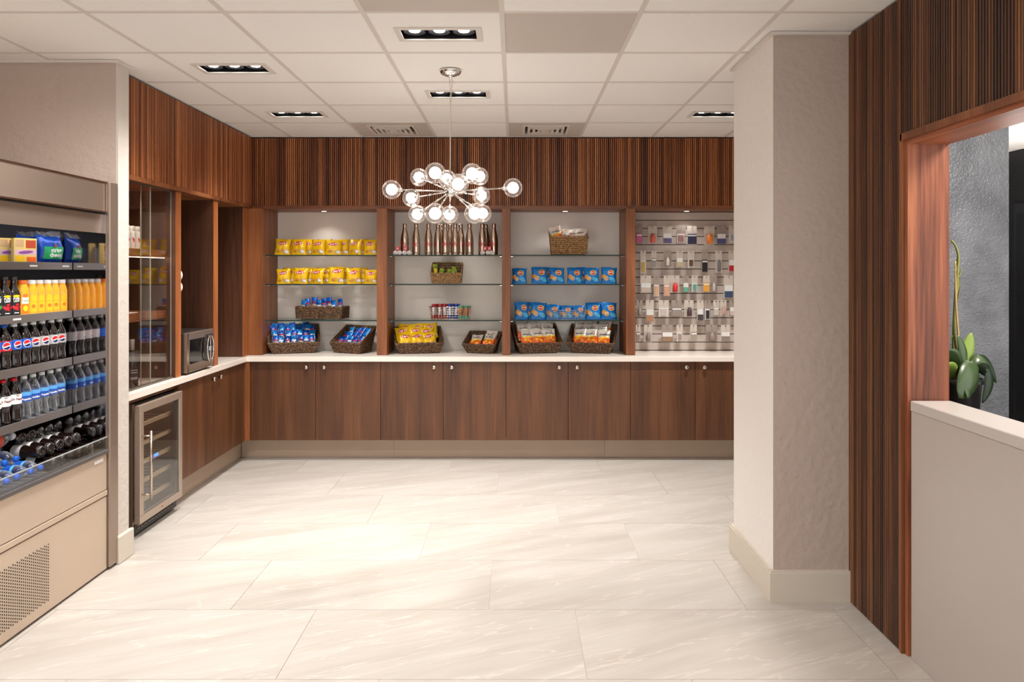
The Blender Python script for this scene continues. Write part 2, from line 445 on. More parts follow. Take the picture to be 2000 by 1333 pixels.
# ribbed walnut: one profile swept, as the ribs are about four pixels wide
def ribs(length, z0, z1, m, pitch=.0165, depth=.008, w=.58):
    """ribs along local X, standing proud toward -Y, bottom z0 top z1"""
    mb = MB(); n = int(length / pitch); vs = []; prof = []
    for i in range(n):
        x = i * pitch; prof += [(x, 0), (x + pitch * .07, -depth), (x + pitch * (.07 + w), -depth), (x + pitch * (.14 + w), 0)]
    prof.append((length, 0))
    for z in (z0, z1): vs += [(p[0], p[1], z) for p in prof]
    k = len(prof); fs = [(i, i + 1, k + i + 1, k + i) for i in range(k - 1)]
    return mb.add(vs, fs, m)
def header(name, label, loc, rz, length, z0, z1, m, trim_m, depth, trim_drop, back):
    t = thing(name, label, 'wall panel', loc, rz)
    MB().box(0, length, .0, depth, z0, z1, back).build('backing_board', t)
    r = ribs(length, z0 + .004, z1 - .003, m); o = r.build('ribs', t); o['kind'] = 'stuff'
    MB().box(0, length, -.012, .02, z0 - trim_drop, z0 + .004, trim_m).build('edge_trim', t)
    return t
header('slatted_header', 'long ribbed walnut panel above the back wall shelves', (-2.225, 6.34, 0), 0, 4.82, 2.123, 2.700, RIB, WALNUT_H, .03, .022, WALNUT_DARK)
header('slatted_header', 'ribbed walnut panel above the glass cabinet and microwave niche', (-2.225, 4.162, 0), R(90), 2.177, 2.125, 2.700, RIB, WALNUT_HY, .03, .022, WALNUT_DARK)
# soffit boards
s1 = MB().box(-2.225, 2.60, 6.372, 6.70, 2.10, 2.12, WALNUT_H)
t = tag(s1.build('soffit_board'), 'walnut soffit board under the long ribbed panel over the back shelves', 'panel')
s2 = MB().box(-2.655, -2.257, 4.165, 6.37, 2.10, 2.12, WALNUT_HY)
tag(s2.build('soffit_board'), 'walnut soffit board over the left glass cabinet and niches', 'panel')
# right ribbed wall
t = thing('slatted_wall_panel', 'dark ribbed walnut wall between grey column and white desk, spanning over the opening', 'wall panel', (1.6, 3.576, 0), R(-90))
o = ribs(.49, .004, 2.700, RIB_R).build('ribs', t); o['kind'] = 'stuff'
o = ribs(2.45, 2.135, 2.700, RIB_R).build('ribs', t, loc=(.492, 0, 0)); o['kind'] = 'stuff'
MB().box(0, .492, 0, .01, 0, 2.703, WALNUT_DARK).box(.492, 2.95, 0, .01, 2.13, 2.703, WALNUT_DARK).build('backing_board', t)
MB().box(.480, .495, -.012, .012, 0, 2.135, WALNUT_DIV).build('edge_trim', t)
MB().box(.482, 2.95, -.012, .012, 2.108, 2.137, WALNUT_DIV).build('edge_trim', t)
t = thing('opening_lining', 'reddish figured walnut lining of the reception opening, upright board and soffit', 'door frame', (0, 0, 0))
MB().box(1.603, 1.772, 3.06, 3.083, 0, 2.108, WALNUT_JAMB).build('jamb_board', t)
MB().box(1.603, 1.772, .6, 3.06, 2.09, 2.108, wood('walnut_lining', (116, 64, 40), (154, 88, 56), (180, 112, 74), axis='Y', figure=2)).build('soffit_board', t)
# back niche panel of the left run is walnut
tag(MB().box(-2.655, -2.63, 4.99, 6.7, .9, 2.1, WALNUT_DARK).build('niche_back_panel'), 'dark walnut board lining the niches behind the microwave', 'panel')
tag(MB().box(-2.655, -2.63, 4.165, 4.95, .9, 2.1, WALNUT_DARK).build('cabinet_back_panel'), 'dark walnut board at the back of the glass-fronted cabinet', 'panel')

# ================================================================== CABINETRY
ct = MB()
pts = [(-2.655, 4.165), (-2.2, 4.165), (-2.2, 6.17), (2.595, 6.17), (2.595, 6.695), (-2.655, 6.695)]
vs = [(x, y, .829) for x, y in pts] + [(x, y, .870) for x, y in pts]
fs = [(5, 4, 3, 2, 1, 0), (6, 7, 8, 9, 10, 11)] + [(i, (i + 1) % 6, 6 + (i + 1) % 6, 6 + i) for i in range(6)]
ct.add(vs, fs, QUARTZ)
tag(ct.build('countertop', bevel=.002), 'white stone L-shaped countertop on walnut base cabinets', 'countertop')
KN = MB().lathe([(.006, 0), (.006, .012), (.0165, .016), (.0175, .024), (.012, .029), (.0005, .03)], STEEL_S, 16, axis='Y').mesh('knob')
# lathe along Y grows to -Y? keep knob pointing toward the room
def cab_door(par, x0, x1, knob_x, y=0):
    d = MB().box(x0 + .0012, x1 - .0012, y, y + .02, .177, .826, WALNUT).build('door', par, bevel=.0015)
    k = obj('knob', KN, d, (knob_x, y, .78), (0, 0, R(180)))
    return d
seam = [-2.18, -1.643, -1.106, -.590, -.070, .444, .958, 1.493, 2.02, 2.56]
names = ['double-door walnut base cabinet in the left corner of the back counter', 'double-door walnut base cabinet under the steel water bottles bay',
         'double-door walnut base cabinet under the blue chip bag bay', 'double-door walnut base cabinet partly hidden behind the grey column']
for q in range(4):
    a, m_, b_ = seam[2 * q], seam[2 * q + 1], seam[2 * q + 2]
    t = thing('base_cabinet', names[q], 'cabinet', (0, 6.20, 0), group='walnut base cabinets along the back wall')
    MB().box(a + .001, b_ - .001, .021, .485, .177, .828, WALNUT_DARK).build('cabinet_body', t)
    cab_door(t, a, m_, m_ - .075); cab_door(t, m_, b_, m_ + .072)
t = thing('base_cabinet', 'single-door walnut base cabinet hidden behind the grey column', 'cabinet', (0, 6.20, 0), group='walnut base cabinets along the back wall')
MB().box(2.021, 2.585, .021, .485, .177, .828, WALNUT_DARK).build('cabinet_body', t)
cab_door(t, 2.02, 2.585, 2.51)
t = thing('base_cabinet', 'double-door walnut base cabinet right of the wine cooler', 'cabinet', (-2.22, 4.965, 0), R(90))
MB().box(.012, 1.205, .021, .43, .177, .828, WALNUT_DARK).build('cabinet_body', t)
cab_door(t, .0, .605, .54); cab_door(t, .605, 1.205, .665)
tag(MB().box(-2.238, -2.182, 6.178, 6.215, .177, .828, WALNUT_DIV).build('corner_filler', bevel=.001), 'narrow walnut filler strip in the inside corner of the base cabinets', 'panel')
tag(MB().box(-2.64, -2.2401, 4.162, 4.36, .01, .828, WALNUT).build('side_panel', bevel=.001), 'walnut end panel left of the wine cooler under the counter', 'panel')
tag(MB().box(-2.26, -2.2401, 4.362, 4.96, .80, .828, WALNUT).build('filler_strip'), 'walnut strip over the wine cooler under the counter', 'panel')
tk = struct('baseboard_back', MB().box(-2.31, 2.59, 6.37, 6.38, 0, .175, GROUT))
for a, b_ in ((-2.31, -1.02), (-1.02, .76), (.76, 2.55)): MB().box(a + .0008, b_ - .0008, 6.352, 6.37, .001, .174, TOEK).build('stone_strip', tk)
tk = struct('baseboard_left_back', MB().box(-2.34, -2.33, 4.98, 6.35, 0, .175, GROUT))
for a, b_ in ((4.98, 5.6), (5.6, 6.35)): MB().box(-2.33, -2.312, a + .0008, b_ - .0008, .001, .174, TOEK).build('stone_strip', tk)

# uprights
def upright(label, x0, x1, y0, y1):
    tag(MB().box(x0, x1, y0, y1, .871, 2.10, WALNUT_DIV).build('upright', bevel=.0015), label, 'panel')
upright('walnut upright at the left end of the back shelves, beside the corner', -2.245, -2.112, 6.28, 6.695)
upright('walnut upright between yellow chip bags and steel water bottles', -1.153, -1.068, 6.28, 6.695)
upright('walnut upright between steel water bottles and blue chip bags', -.105, -.035, 6.28, 6.695)
upright('walnut upright between blue chip bags and the slatted accessory wall', .933, 1.010, 6.28, 6.695)
def upright2(label, x0, x1, y0, y1):
    t = thing('upright', label, 'panel', ((x0 + x1) / 2, (y0 + y1) / 2, .871))
    hx, hy = (x1 - x0) / 2, (y1 - y0) / 2
    MB().box(-hx, hx - .006, -hy + .001, hy - .001, 0, 1.229, WALNUT_DARK).build('board', t)  # side board kept dark, the niche shade is in its colour
    MB().box(hx - .006, hx, -hy, hy, 0, 1.229, wood('walnut_edge_band', (124, 66, 32), (158, 90, 46), (180, 110, 62))).build('edge_band', t)
upright2('walnut upright between glass cabinet and microwave', -2.625, -2.226, 4.94, 5.01)
upright2('walnut upright right of the microwave', -2.625, -2.226, 5.557, 5.634)
upright2('walnut upright in the corner right of the empty niche', -2.625, -2.226, 6.160, 6.252)

# glass shelves
bays = [('left bay of yellow chip bags', -2.110, -1.155), ('middle bay of steel water bottles', -1.066, -.107), ('right bay of blue chip bags', -.033, .931)]
SZ = [1.713, 1.466, 1.160]
lv = ['top', 'middle', 'lowest']
for bn, x0, x1 in bays:
    for z, l in zip(SZ, lv):
        t = thing('glass_shelf', f'{l} glass shelf in the {bn}', 'shelf', ((x0 + x1) / 2, 6.36, z), group='glass shelves in the back wall bays')
        w = (x1 - x0) / 2 - .001
        MB().box(-w, w, .006, .332, -.010, 0, GLASS_G).build('pane', t)
        MB().box(-w, w, -.001, .006, -.0102, .0002, GEDGE).build('polished_edge', t)
        for sx in (-1, 1):
            MB().box(sx * (w - .009) - .008, sx * (w - .009) + .008, .03, .05, -.016, -.0102, CHROME).build('shelf_pin', t)
# puck lights
EMW = plain('lamp_glow', (255, 236, 210), .5, emit=5, noise=0)
for px, bn in ((633, 'left'), (880, 'middle'), (1104, 'right'), (1341, 'slatted')):
    X = (px - 1005) / F * 6.55
    t = thing('puck_light', f'small round recessed light above the {bn} bay of the back wall', 'light', (X, 6.55, 2.10), group='puck lights over the back shelves')
    MB().lathe([(.024, 0), (.032, 0), (.032, -.003), (.024, -.004)], STEEL_S, 20, cap=False).build('rim', t)
    MB().cyl(.024, -.003, -.001, EMW, 20).build('lens', t)
    l = light('puck_spot', 'SPOT', (X, 6.53, 2.09), 2.0 if bn == 'slatted' else 2.8, WARM, spot_size=R(120), spot_blend=.8, shadow_soft_size=.02)

# slatwall in bay four
t = thing('slatwall', 'greige horizontally grooved slatwall panel with hanging travel accessories', 'display wall', (1.012, 6.66, .872))
MB().box(0, 1.57, .012, .038, 0, 1.226, plain('slatwall_groove', (92, 76, 66), .7)).build('backing_board', t)
SLM = plain('slatwall_slat', (204, 190, 180), .5, noise=.03)
nsl = 17; ph = 1.226 / nsl
sm = MB().box(0, 1.57, 0, .014, .004, ph - .003, SLM).mesh('slat')
for k in range(nsl): obj('slat', sm, t, (0, 0, k * ph))
SLATWALL = t

# ================================================================== CEILING FIXTURES
REFL = plain('lamp_reflector', (34, 34, 36), .35, .3)
EML = plain('downlight_glow', (255, 250, 244), .5, emit=18, noise=0)
fx = None
pl = ['at the far left, above the microwave', '', '']
lab = {(-1.57, 4.206): 'black three-lamp recessed downlight in the ceiling nearest the left partition',
       (-1.57, 5.426): 'black three-lamp recessed downlight near the back left corner',
       (-.361, 3.597): 'largest, nearest black three-lamp recessed downlight in front of the chandelier',
       (-.361, 4.816): 'black three-lamp recessed downlight directly behind the chandelier cord',
       (1.472, 5.426): 'black three-lamp recessed downlight partly hidden by the grey column',
       (-1.57, 2.987): 'black three-lamp recessed downlight over the drinks cooler, outside the picture',
       (-1.57, 1.768): 'black three-lamp recessed downlight above and left of the viewer',
       (-.361, 2.378): 'black three-lamp recessed downlight overhead, second behind the chandelier',
       (-.361, 1.159): 'black three-lamp recessed downlight directly above the viewer',
       (1.472, 1.768): 'black three-lamp recessed downlight above the white desk',
       (.858, 2.378): 'black three-lamp recessed downlight in front of the desk'}
for x, y in LX:
    if fx is None:
        t = thing('recessed_downlight', '', 'ceiling light', (0, 0, 0))
        m = MB()
        m.box(-.192, .192, -.086, -.083, .0, .09, BLACK).box(-.192, .192, .083, .086, 0, .09, BLACK)
        m.box(-.192, -.189, -.083, .083, 0, .09, BLACK).box(.189, .192, -.083, .083, 0, .09, BLACK).box(-.192, .192, -.086, .086, .09, .095, BLACK)
        m.build('housing', t)
        m = MB()
        for b4 in ((-.205, .205, -.1, -.074), (-.205, .205, .074, .1), (-.205, -.178, -.074, .074), (.178, .205, -.074, .074)):
            m.box(*b4, -.003, .002, TBAR)
        m.build('frame', t)
        for lx in (-.118, 0, .118):
            b = MB().lathe([(.052, .012), (.046, .02), (.038, .034), (.036, .075)], REFL, 20, cap=False).build('reflector', t, loc=(lx, 0, 0))
            MB().lathe([(.0005, .014), (.024, .015), (.028, .022), (.027, .03)], EML, 20, cap=False).build('lamp', b)
        fx = Proto(t)
    o = fx.place(lab[(x, y)], (x, y, CZ), group='three-lamp recessed downlights')
    for lx in (-.118, 0, .118):
        light('downlight_spot', 'SPOT', (x + lx, y, CZ + .004), SPOT_W * SPOT_SET[(x, y)][0], WARM, spot_size=R(SPOT_SET[(x, y)][1]), spot_blend=1.0, shadow_soft_size=.03)
# vents
vent = None
for (x, y), l in zip(VX, ('square ceiling air vent left of the chandelier cord, by the back wall', 'square ceiling air vent right of the chandelier cord, by the back wall')):
    if vent is None:
        t = thing('air_vent', '', 'vent'); VM = plain('vent_white', (214, 204, 194), .5, noise=.02)
        m = MB()
        for k, (a, b_, z) in enumerate(((.165, .185, -.004), (.125, .145, -.012), (.085, .105, -.012), (.045, .065, -.012))):
            mm = MB()
            for b4 in ((-b_, b_, -b_, -a), (-b_, b_, a, b_), (-b_, -a, -a, a), (a, b_, -a, a)): mm.box(*b4, z, z + .006 + .01 * (k > 0), VM)
            mm.build('frame' if k == 0 else 'louver_ring', t)
        MB().box(-.03, .03, -.03, .03, -.012, .0, VM).build('center_plate', t)
        MB().box(-.166, .166, -.166, .166, .02, .03, BLACK).build('duct_opening', t)
        for sx, sy in ((1, 0), (-1, 0), (0, 1), (0, -1)):
            MB().box(min(sx * .03, sx * .125) - .004 * (sx == 0), max(sx * .03, sx * .125) + .004 * (sx == 0), min(sy * .03, sy * .125) - .004 * (sy == 0), max(sy * .03, sy * .125) + .004 * (sy == 0), .004, .012, VM).build('spoke', t)
        vent = Proto(t)
    vent.place(l, (x, y, CZ + .002), group='square air vents')

# ================================================================== CHANDELIER
D = 4.24
def P(x, y, d): return Vector(((x - 1005) * d / F, d, EYE + (531 - y) * d / F))
hub = P(880, 374, D)
t = thing('chandelier', 'chrome starburst chandelier with clear glass globes on a thin cord', 'chandelier', (hub.x, hub.y, CZ))
hz = hub.z - CZ
MB().lathe([(.062, 0), (.062, -.008), (.052, -.022), (.02, -.034), (.008, -.036), (.006, -.05)], CHROME, 28).build('canopy', t)
MB().sphere(.034, CHROME, (0, 0, hz), 20, 12).cyl(.012, hz + .03, hz + .07, CHROME, 12).build('hub', t)
zz = [-.05, -.1, -.3, -.5, -.58, hz + .12, hz + .06]; xx = [.012, .006, -.002, -.001, -.004, -.006, 0]
CLR = plain('clear_cord', (205, 195, 185), .3)
MB().tube([(x, 0, z) for x, z in zip(xx, zz)], .0022, CLR, 6).build('cord', t)
MB().tube([(-x * .5, .006, z) for x, z in zip(xx, zz)], .0013, STEEL_S, 5).build('suspension_wire', t)
BULB = plain('bulb_frosted', (255, 250, 242), .5, emit=BULB_E, noise=0)
gm = MB().sphere(.054, GLOBE, (0, 0, 0), 24, 14).mesh('globe')
bm_ = MB().sphere(.032, BULB, (0, 0, 0), 18, 10).mesh('bulb')
GL = [(764.9, 370.5, 0), (818.4, 346.5, 1), (850, 338, -1), (873, 349.6, 1), (895, 360, -1), (922, 339.5, -1), (937, 345, 1), (1002, 367, 0),
      (803.6, 386.8, 1), (940, 382, 1), (815, 418.6, 1), (850, 417, -1), (878, 419.4, 1), (927, 417, -1), (942.4, 417, 1)]
for gx, gy, s in GL:
    dx = (gx - 880) / F * D; dz = (374 - gy) / F * D
    rr = math.sqrt(max(0, .335 ** 2 - dx * dx - dz * dz)) if s else 0
    d2 = D + s * rr
    p = P(gx, gy, d2) - hub
    p2 = p.normalized() * min(p.length, .37); 
    u = p2.normalized(); base = Vector((0, 0, hz))
    a = MB().tube([base + u * .03, base + p2 - u * .055], .0042, CHROME, 8).tube([base + p2 - u * .062, base + p2 - u * .052, base + p2 - u * .026], [.006, .013, .011], CHROME, 10).build('arm', t)
    g = obj('globe', gm, t, tuple(base + p2)); obj('bulb', bm_, g)

# ================================================================== OPEN COOLER
CX = -2.14
t = thing('open_cooler', 'stainless open-front drinks cooler along the left wall', 'cooler', (-2.5, 3.1, 0))
def wb_(mb, name, par=None, bevel=0):   # build in world coordinates below the cooler
    o = mb.build(name, par or t, bevel); o.location = (2.5, -3.1, 0) if (par is None) else (0, 0, 0); return o
Y0, Y1 = 2.2, 3.945
COOLER = t
wb_(MB().box(-2.95, CX - .02, Y0, Y1, .03, .36, DARKG).box(-2.95, -2.92, Y0, Y1, .36, 2.0, DARKG), 'inner_liner')
wb_(MB().box(CX - .02, CX, Y0, Y1 - .006, .012, .392, STEEL_B), 'lower_panel', bevel=.002)
wb_(MB().box(CX - .016, CX + .004, Y0, Y1 - .006, .398, .425, STEEL_B), 'joint_strip', bevel=.002)
wb_(MB().box(CX - .02, CX, Y0, Y1 - .006, .428, .618, STEEL_B), 'front_panel', bevel=.002)
g = MB(); n = 0
GR = plain('grille_hole', (12, 11, 10), .8)
for i in range(46):
    for j in range(20):
        y = 3.445 - i * .0135; z = .318 - j * .0135
        if i % 2: z -= .0067
        if z < .06: continue
        vs = [(CX + .0008, y + .0041 * math.cos(k * math.pi / 3), z + .0041 * math.sin(k * math.pi / 3)) for k in range(6)]
        g.add(vs, [(0, 1, 2, 3, 4, 5)], GR)
o = wb_(g, 'vent_grille'); o['kind'] = 'stuff'
wb_(MB().box(CX - .03, CX + .012, Y0, Y1 - .004, .618, .640, plain('bumper_grey', (84, 78, 76), .4)), 'bumper_rail', bevel=.003)
wb_(MB().box(CX - .004, CX + .002, Y0, Y1 - .004, .640, .704, GLASS).box(CX - .005, CX + .003, Y0, Y1 - .004, .701, .704, plain('lip_edge', (170, 172, 170), .2)), 'glass_lip')
wb_(MB().box(CX - .006, CX + .005, 3.80, 3.804, .64, .70, CHROME), 'glass_clip')
wb_(MB().box(CX + .0005, CX + .003, 3.82, 3.90, .585, .603, WHITE), 'maker_plate', bevel=.0005)
wb_(MB().box(-2.92, CX - .03, Y0, Y1, .595, .612, DARKG), 'bottom_deck')
# wire rack on the deck
wr = MB()
for k in range(30): wr.box(-2.55, CX - .035, Y0 + .03 + k * .058, Y0 + .034 + k * .058, .614, .618, STEEL)
o = wb_(wr, 'deck_rack')
wb_(MB().box(-2.95, CX, Y0, Y1, 1.882, 2.032, STEEL_C).box(-2.95, CX + .004, Y0, Y1, 2.032, 2.040, STEEL_S).box(CX, CX + .004, Y0, Y1, 1.878, 1.886, STEEL_S).box(CX, CX + .003, Y1 - .03, Y1 - .022, 1.886, 2.032, STEEL_S), 'canopy')
lc = MB(); lc.add([(CX - .02, Y0, 1.876), (CX - .03, Y0, 1.772), (CX - .034, Y0, 1.772), (CX - .024, Y0, 1.876), (CX - .02, Y1, 1.876), (CX - .03, Y1, 1.772), (CX - .034, Y1, 1.772), (CX - .024, Y1, 1.876)],
                  [(0, 1, 5, 4), (1, 2, 6, 5), (2, 3, 7, 6), (3, 0, 4, 7), (0, 3, 2, 1), (4, 5, 6, 7)], STEEL_C)
lc.box(CX - .03, CX - .012, Y0, Y1, 1.870, 1.8815, BLACK)
wb_(lc, 'canopy_valance')
wb_(MB().box(-2.95, -2.126, 3.9452, 4.028, .012, 2.045, STEEL_C), 'end_panel', bevel=.006)
wb_(MB().box(-2.916, CX - .008, 3.9425, 3.9448, .64, 1.875, MIRROR), 'mirror_lining')
wb_(MB().box(-2.95, -2.126, 2.12, 2.198, .012, 2.045, STEEL), 'end_panel', bevel=.006)
for sy in (3.9, 2.3): wb_(MB().cyl(.02, 0, .03, BLACK, 10, (-2.2, sy, 0)), 'foot')
# zigzag peg mesh on the liner back
bk = MB()
for k in range(22):
    y = 2.3 + k * .072
    bk.tube([(-2.915, y + (.012 if j % 2 else -.012), 1.62 + j * .03) for j in range(6)], .003, plain('liner_wire', (78, 80, 88), .4), 4)
o = wb_(bk, 'back_mesh')
SX = -2.32
rails = [1.617, 1.367, 1.122, .866]
hts = [.037, .038, .041, .040]
tagm = WHITE
for q, (zt, hh) in enumerate(zip(rails, hts)):
    sh = MB().box(-2.90, SX - .006, Y0 + .01, Y1 - .008, zt - .022, zt - .012, DARKG).build('shelf', t, loc=(2.5, -3.1, 0))
    MB().box(SX - .006, SX, Y0 + .01, Y1 - .008, zt - hh, zt, RAIL).build('price_rail', sh, bevel=.001)
    ys = [3.32, 3.62, 3.88] if q == 0 else ([3.5] if q == 1 else [])
    for yy in ys: MB().box(SX, SX + .0012, yy - .028, yy + .028, zt - hh * .62, zt - hh * .40, tagm).build('price_tag', sh)
# unseen glowing strip added behind the valance to brighten the shelves
wb_(MB().box(-2.25, -2.21, Y0 + .02, Y1 - .02, 1.868, 1.881, plain('cooler_fill_glow', (235, 240, 250), .5, emit=9, noise=0)), 'glow_strip')

# ---- bottles
def wrapf(r, z0=0, a0=0): return lambda x, z: (r * math.sin(x / r + a0), -r * math.cos(x / r + a0), z + z0)
COLA = plain('cola_bottle', (22, 11, 8), .1, noise=.1, coat=.6)
PETC = glass('clear_plastic', (.96, .97, .99), 2.2, .08, rim=(.86, .89, .93))
def paint(name, rgb, rough=.4): return plain(name, rgb, rough, noise=.03)
P_BLUE = paint('print_blue', (14, 86, 190)); P_RED = paint('print_red', (206, 26, 38)); P_WHITE = paint('print_white', (238, 236, 232))
P_SILV = paint('print_silver', (176, 172, 172)); P_NAVY = paint('print_navy', (10, 28, 84)); P_GREEN = paint('print_green', (52, 138, 62))
P_BLK = paint('print_black', (22, 22, 24)); P_YEL = paint('print_yellow', (250, 200, 20)); P_ORG = paint('print_orange', (238, 112, 24))
P_AQUA = paint('print_aqua', (20, 78, 170)); P_LBLUE = paint('print_light_blue', (90, 160, 220)); P_MAR = paint('print_maroon', (120, 20, 34))
SODA = [(.0005, .004), (.020, 0), (.028, .004), (.0315, .016), (.031, .035), (.0275, .062), (.030, .082), (.0322, .092), (.0322, .142), (.0305, .152), (.0225, .174), (.0135, .190), (.0125, .198), (.0125, .203)]
def bottle(kind, body, label_m, cap_m, prof=SODA, z0=.094, z1=.140, rl=.0327, cap=(.0138, .201, .217), deco=None, bands=()):
    r_ = thing(kind, '', 'bottle')
    MB().lathe(prof, body, 16).build('bottle_body', r_)
    MB().lathe([(cap[0], cap[1]), (cap[0] + .0006, cap[1] + .002), (cap[0], cap[2] - .002), (cap[0] - .002, cap[2])], cap_m, 14).build('cap', r_)
    if label_m:
        lb = MB().lathe([(rl, z0), (rl, z1)], label_m, 20, cap=False)
        for bz0, bz1, bmm in bands: lb.lathe([(rl + .0002, bz0), (rl + .0002, bz1)], bmm, 20, cap=False)
        lb = lb.build('wrap_label', r_)
        if deco:
            m = MB(); deco(m, rl + .0006); m.build('logo', lb)
    return Proto(r_)
def pepsi(m, r):
    for a in (0,):
        zc = .117
        m.add(*mapped(ell(0, 0, .0185, .0185), wrapf(r, zc, a)), P_WHITE)
        def half(sg):
            vs = []; n = 12
            for i in range(n + 1):
                x = -.0155 + .031 * i / n; e = math.sqrt(max(0, .0162 ** 2 - x * x))
                w_ = .0028 * math.sin(x / .0155 * 2.6) + (.0012 if sg > 0 else -.0042)
                w_ = max(-e, min(e, w_)); vs += [(x, w_), (x, sg * e)]
            return vs, [(2 * i, 2 * i + 2, 2 * i + 3, 2 * i + 1) for i in range(n)]
        m.add(*mapped(half(1), wrapf(r + .0004, zc, a)), P_RED)
        m.add(*mapped(half(-1), wrapf(r + .0004, zc, a)), P_NAVY)
def textdeco(body, size, mt, zc, bold=.03, angs=(0,), shear=0):
    def f(m, r):
        for a in angs: m.add(*mapped(text_geo(body, size, bold, shear), wrapf(r, zc, a)), mt)
    return f
def teaf(fruit):
    def f(m, r):
        m.add(*mapped(text_geo('PURE', .0125, .03), wrapf(r, .088)), P_WHITE); m.add(*mapped(text_geo('LEAF', .0125, .03), wrapf(r, .077)), P_WHITE)
        if fruit:
            m.add(*mapped(ell(0, 0, .016, .006), wrapf(r, .1)), P_YEL)
            for i in range(12):
                x = random.uniform(-.018, .018); z = random.uniform(.036, .062)
                m.add(*mapped(ell(0, 0, .0055, .0055, 10, 1), wrapf(r + .0002 * (1 + i % 3), z, x / r)), P_RED)
        else:
            m.add(*mapped(ell(0, 0, .013, .0045), wrapf(r, .1)), P_LBLUE)
            for s in (-1, 1):
                for k in (0, 1): m.add(*mapped(ell(0, 0, .0042, .014, 12, 1, tilt=-s * (.5 + .4 * k)), wrapf(r + .0002, .05, s * (.006 + .006 * k) / r)), P_GREEN)
        m.add(*mapped(rect(-.01, .01, .02, .024), wrapf(r)), P_WHITE)
    return f
TEA = [(.0005, .003), (.024, 0), (.028, .004), (.028, .112), (.0265, .12), (.019, .138), (.0135, .150), (.0125, .178), (.0135, .181)]
OJP = [(.0005, .003), (.024, 0), (.0285, .005), (.0285, .12), (.026, .132), (.0205, .150), (.019, .158)]
OJ = plain('orange_juice', (246, 168, 30), .2, noise=.05, coat=.5)
TEAM = plain('dark_tea', (26, 18, 14), .12, noise=.1, coat=.6)
PINK = plain('orange_tea', (178, 62, 26), .15, noise=.1, coat=.5)
def ojd(m, r):
    m.add(*mapped(rect(-.016, .016, .02, .085, 6, 3), wrapf(r)), paint('print_juice', (250, 180, 24)))
    m.add(*mapped(ell(0, 0, .016, .013), wrapf(r, .088)), paint('print_juice', (250, 180, 24)))
    m.add(*mapped(ell(0, 0, .009, .009), wrapf(r + .0004, .047)), P_ORG)
    m.add(*mapped(rect(-.016, .016, .068, .0695, 6, 1), wrapf(r + .0004)), P_ORG)
def trop(m, r):
    m.add(*mapped(rect(-.016, .016, .062, .092, 6, 3), wrapf(r)), P_WHITE)
    m.add(*mapped(ell(0, 0, .012, .009), wrapf(r + .0002, .1)), P_ORG)
    m.add(*mapped(text_geo('Tropicana', .0085, .03), wrapf(r + .0005, .077)), P_GREEN)
    m.add(*mapped(rect(-.016, .016, .015, .06, 6, 3), wrapf(r)), P_ORG)
    m.add(*mapped(ell(0, 0, .011, .014), wrapf(r + .0003, .04)), P_YEL)
B_CHERRY = bottle('cola_bottle', COLA, P_BLUE, P_BLUE, deco=pepsi, bands=((.094, .104, P_RED), (.137, .1405, P_RED)))
B_PEPSI = bottle('cola_bottle', COLA, P_BLUE, P_WHITE, deco=pepsi)
B_DIET = bottle('cola_bottle', COLA, P_SILV, P_WHITE, deco=pepsi)
B_DRP = bottle('soda_bottle', COLA, P_WHITE, P_RED, deco=lambda m, r: (textdeco('DIET', .008, P_MAR, .133)(m, r), textdeco('Dr Pepper', .0135, P_MAR, .117, shear=.2)(m, r)))
B_WATER = bottle('water_bottle', PETC, P_AQUA, P_WHITE, deco=textdeco('Aquafina', .0135, P_WHITE, .106), bands=((.122, .1405, P_LBLUE),))
B_WBLUE = bottle('water_bottle', PETC, P_AQUA, P_BLUE, deco=textdeco('Aquafina', .0135, P_WHITE, .106), bands=((.128, .1405, P_LBLUE),))
B_TEAL = bottle('tea_bottle', TEAM, P_BLK, plain('dark_cap', (60, 52, 48), .4), TEA, .012, .108, .0284, (.0148, .178, .192), teaf(0))
B_TEAR = bottle('tea_bottle', TEAM, P_BLK, plain('dark_cap', (60, 52, 48), .4), TEA, .012, .108, .0284, (.0148, .178, .192), teaf(1))
B_PINK = bottle('tea_bottle', PINK, None, plain('dark_cap', (60, 52, 48), .4), TEA, .012, .108, .0284, (.0148, .178, .192))
B_OJ = bottle('juice_bottle', OJ, OJ, P_WHITE, OJP, .01, .115, .0288, (.0205, .155, .174), ojd)
B_TROP = bottle('juice_bottle', OJ, OJ, P_ORG, OJP, .01, .115, .0288, (.0205, .155, .174), trop)
zsh = [z - .0118 for z in rails]
def row(protos, names_, X, z, y_start, step, group, where, rz=62, jit=8):
    cnt = {}
    for i, (pr, nm) in enumerate(zip(protos, names_)):
        y = y_start - i * step
        cnt[nm] = cnt.get(nm, 0) + 1
        pr.place(f'{nm}, {ORD[i]} from end panel, {where}', (X + random.uniform(-.003, .003), y, z), (0, 0, R(rz + random.uniform(-jit, jit))), group=group)
n_c, n_p, n_d = 'cola bottle with blue cap', 'blue-label cola bottle', 'silver-label diet cola bottle'
row([B_DIET] * 4 + [B_PEPSI] * 2 + [B_CHERRY] * 5, [n_d] * 4 + [n_p] * 2 + [n_c] * 5, -2.362, zsh[2], 3.895, .0715, 'cola bottles on the third cooler shelf', 'front row, third cooler shelf')
row([B_DIET] * 4 + [B_PEPSI] * 3 + [B_CHERRY] * 4, [n_d] * 4 + [n_p] * 3 + [n_c] * 4, -2.436, zsh[2], 3.87, .0715, 'cola bottles on the third cooler shelf', 'second row, third cooler shelf')
n_w, n_r = 'clear water bottle with white cap', 'white-label soda bottle with red cap'
row([B_WATER] * 5 + [B_DRP] * 6, [n_w] * 5 + [n_r] * 6, -2.362, zsh[3], 3.89, .0705, 'bottles on the fourth cooler shelf', 'front row, fourth cooler shelf')
